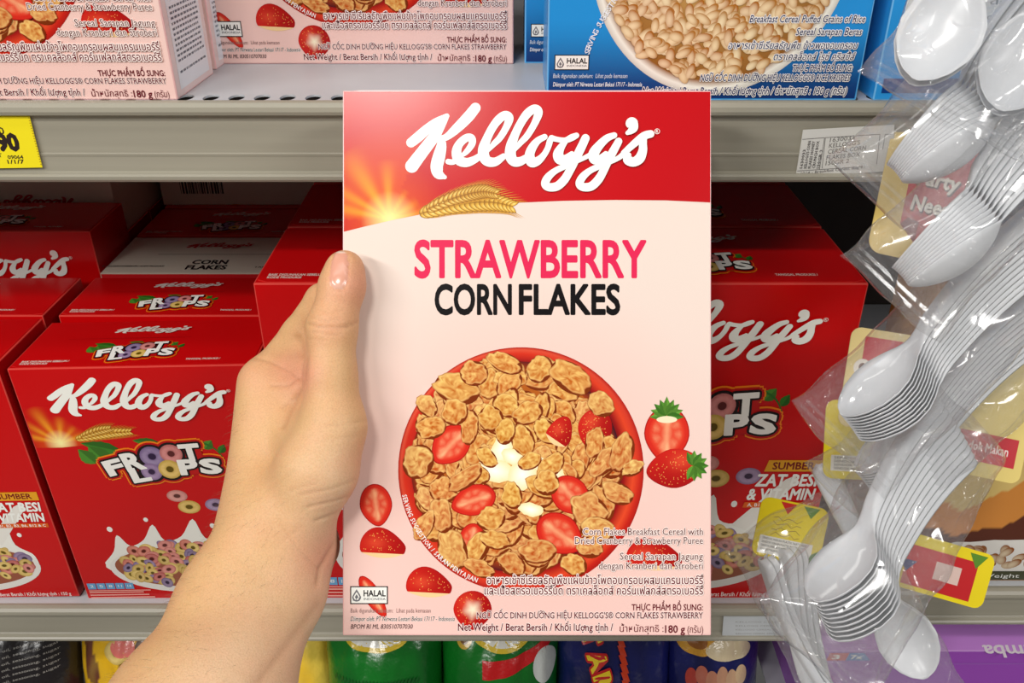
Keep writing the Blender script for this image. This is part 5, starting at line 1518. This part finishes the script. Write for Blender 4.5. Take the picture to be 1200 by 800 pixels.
def d_yellow(A, w, h):
    for x0, c in ((-0.22, C(206,40,34)), (0.12, C(90,140,40))):
        A.poly([(w*x0, h*0.47), (w*(x0+0.24), h*0.47), (w*(x0+0.13), h*0.28)], c)
    for k in range(5):
        P = [(-w*0.28+w*0.07*q, h*(0.18-0.09*k)+h*0.035*math.sin(q*2.3+k*1.7)) for q in range(7)]
        for (a, b), (c, d) in zip(P, P[1:]): A.poly([(a, b), (c, d), (c, d+0.0004), (a, b+0.0004)], C(150,110,30), up=False)
    A.poly([(-w*0.42, -h*0.44), (w*0.36, -h*0.44), (w*0.36, -h*0.14), (-w*0.42, -h*0.14)], C(240,238,232))
    for k in range(4): A.text('SENDOK MAKAN PLASTIK PARTY NEEDS', -w*0.38, w*(0.30-0.05*k), -h*(0.20+0.062*k), 0.0014, C(70,66,64), 0.01)
    A.poly([(w*0.36, -h*0.30), (w*0.46, -h*0.22), (w*0.46, -h*0.42), (w*0.30, -h*0.46)], C(60,120,40))
def d_yellow2(A, w, h):
    A.poly([(-w*0.42, -h*0.42), (w*0.34, -h*0.42), (w*0.34, h*0.30), (-w*0.42, h*0.30)], C(198,30,36))
    A.poly([(-w*0.10, -h*0.20), (w*0.18, -h*0.20), (w*0.18, h*0.12), (-w*0.10, h*0.12)], C(226,196,186))
    A.poly([(w*0.22, h*0.44), (w*0.42, h*0.44), (w*0.32, h*0.18)], C(90,140,40))
    A.poly([(-w*0.48, h*0.02), (-w*0.3, h*0.02), (-w*0.4, -h*0.2)], C(70,70,120))
def d_label(A, w, h):
    A.poly([(-w*0.40, -h*0.40), (w*0.36, -h*0.40), (w*0.36, -h*0.20), (-w*0.40, -h*0.20)], C(240,236,226))
    for k in range(4): A.text('SENDOK PLASTIK', -w*0.36, w*(0.3-0.08*k), -h*(0.245+0.045*k), 0.0014, C(70,66,64), 0.01)
def d_banner(A, w, h):
    A.poly([(-w*0.40, -h*0.40), (w*0.42, -h*0.40), (w*0.42, -h*0.20), (-w*0.40, -h*0.20)], C(196,34,48))
    A.text('Sendok Makan', -w*0.16, w*0.34, -h*0.325, 0.0055, C(246,226,220), 0.02)
GB = 'white plastic spoons in the '
def RAD(d): return math.radians(d)
s1 = spoon_stack((1072, 94), (1180, -110), 0.392, 2, RAD(74), 0.006, 'white spoon with its bowl facing out in the topmost bag', GB+'topmost bag', first='white spoon at the front of the topmost bag, bowl facing out')
s1 += spoon_stack((1172, 130), (1240, -20), 0.400, 2, RAD(72), 0.006, 'white spoon lying at the right side of the topmost bag', GB+'topmost bag', first='white spoon bowl at the right picture edge, topmost bag')
s2 = spoon_stack((1042, 193), (1142, 80), 0.418, 10, RAD(-20), 0.0011, 'white spoon nested in the second bag from the top', GB+'second bag', lean=0.05, fan=-0.032)
s3 = spoon_stack((1048, 314), (1148, 208), 0.418, 10, RAD(-18), 0.0012, 'white spoon nested in the bag over the red lettered card', GB+'bag over the red card', lean=0.05, fan=-0.024)
s4 = spoon_stack((988, 488), (1154, 318), 0.455, 10, RAD(20), 0.0021, 'white spoon nested in the largest bag', GB+'largest bag', first='foremost white spoon of the largest bag, inside of its bowl showing', fan=-0.008)
s5 = spoon_stack((1006, 556), (1170, 392), 0.503, 10, RAD(12), 0.0019, 'white spoon nested in the bag behind the largest one', GB+'half covered bag', fan=-0.008)
s6 = spoon_stack((958, 706), (1130, 541), 0.428, 10, RAD(19), 0.0028, 'white spoon nested in the low bag over the lower rail', GB+'low bag', first='foremost white spoon of the low bag, its pointed tip showing', fan=-0.013, lean=0.55)
s7 = spoon_stack((1084, 794), (972, 562), 0.545, 2, RAD(72), 0.004, 'white spoon with its bowl down at the end of the lowest bag', GB+'lowest bag')
s7b = spoon_stack((1012, 906), (902, 652), 0.548, 2, RAD(12), 0.0045, 'white spoon handle slanting down at the left side of the lowest bag', GB+'lowest bag')
s7c = spoon_stack((966, 912), (926, 645), 0.556, 4, RAD(30), 0.0050, 'white spoon handle under the yellow card in the lowest bag', GB+'lowest bag')
b1 = film_bag([s1[0], s1[2]], 0.012, 0.012, 0.042, 0.022, 1, 'topmost clear bag of spoons, bowls facing out')
b2 = film_bag(s2, 0.016, 0.012, 0.027, 0.025, 2, 'second clear bag of spoons from the top, beside the white shelf label')
b3 = film_bag(s3, 0.012, 0.012, 0.027, 0.025, 3, 'clear bag over the red card with white lettering')
b4 = film_bag(s4, 0.014, 0.012, 0.030, 0.026, 4, 'largest clear bag of spoons, its fan of rims at the middle')
b5 = film_bag(s5, 0.018, 0.012, 0.030, 0.025, 5, 'clear bag behind the largest one, its spoons half covered')
b6 = film_bag(s6, 0.020, 0.012, 0.032, 0.026, 6, 'clear bag of spoons low down, crossing the lower rail')
b7 = film_bag([s7[0], s7b[0]], 0.012, 0.002, 0.046, 0.016, 7, 'lowest clear bag with a loose spoon bowl at its end')
card_board(b2, None, (1100, 212), 0.512, 0.066, 0.098, -RAD(12), d_party, CARDY, lab='gold and red header card', rc=0.008)
card_board(b4, None, (1042, 448), 0.522, 0.054, 0.060, -RAD(9), d_party2, C(226,204,140), lab='beige and red header card')
card_board(b5, None, (1010, 516), 0.532, 0.046, 0.048, -RAD(3), d_label, C(238,216,30), lab='yellow header card with a white slip')
card_board(b3, None, (1150, 472), 0.540, 0.066, 0.090, -RAD(12), d_banner, C(230,206,120), lab='pale yellow card with a red banner')
card_board(b6, None, (926, 623), 0.555, 0.044, 0.038, -RAD(12), d_yellow, C(238,214,24), lab='yellow header card with a white slip')
card_board(b7, None, (1106, 668), 0.560, 0.060, 0.036, -RAD(16), d_yellow2, C(238,214,24), lab='yellow and red header card')

build_hand()

# ------------------------------------------------------------------ camera, light, exposure
cam = bpy.data.cameras.new('camera'); cam.sensor_width = 36; cam.lens = 36*FPX/1200; cam.clip_start = 0.01
co = bpy.data.objects.new('camera', cam); co.location = CAM; co.rotation_euler = (PI/2-TH, 0, 0); COL.objects.link(co); SC.camera = co
def area(name, loc, target, sx, sy, power, col=(1, 1, 1)):
    l = bpy.data.lights.new(name, 'AREA'); l.shape = 'RECTANGLE'; l.size = sx; l.size_y = sy; l.energy = power; l.color = col
    o = bpy.data.objects.new(name, l); o.location = loc
    o.rotation_euler = (Vector(target)-Vector(loc)).to_track_quat('-Z', 'Y').to_euler(); COL.objects.link(o)
    return o
area('ceiling_light', (-1.75, -1.3, 2.7), (0, 0.45, 1.25), 1.6, 0.22, 52, (1, 0.98, 0.95))
area('ceiling_light', (1.75, -1.3, 2.7), (0, 0.45, 1.25), 1.6, 0.22, 34, (1, 0.98, 0.95))
area('ceiling_light', (-0.33, -0.72, 2.62), (-0.07, 0.45, 1.53), 0.30, 0.09, 14, (1, 0.97, 0.9))
area('ceiling_light', (0.0, 0.05, 2.75), (0, 0.45, 1.2), 2.4, 0.16, 6, (1, 0.98, 0.94))
w = bpy.data.worlds.new('store_ambient'); w.use_nodes = True; SC.world = w
bg = w.node_tree.nodes['Background']; bg.inputs['Color'].default_value = (1.0, 0.97, 0.93, 1); bg.inputs['Strength'].default_value = 0.085
try: SC.cycles.transparent_max_bounces = 64
except Exception: pass
SC.view_settings.view_transform = 'Standard'; SC.view_settings.look = 'None'; SC.view_settings.gamma = 1; SC.view_settings.use_curve_mapping = False
SC.view_settings.exposure = -0.18
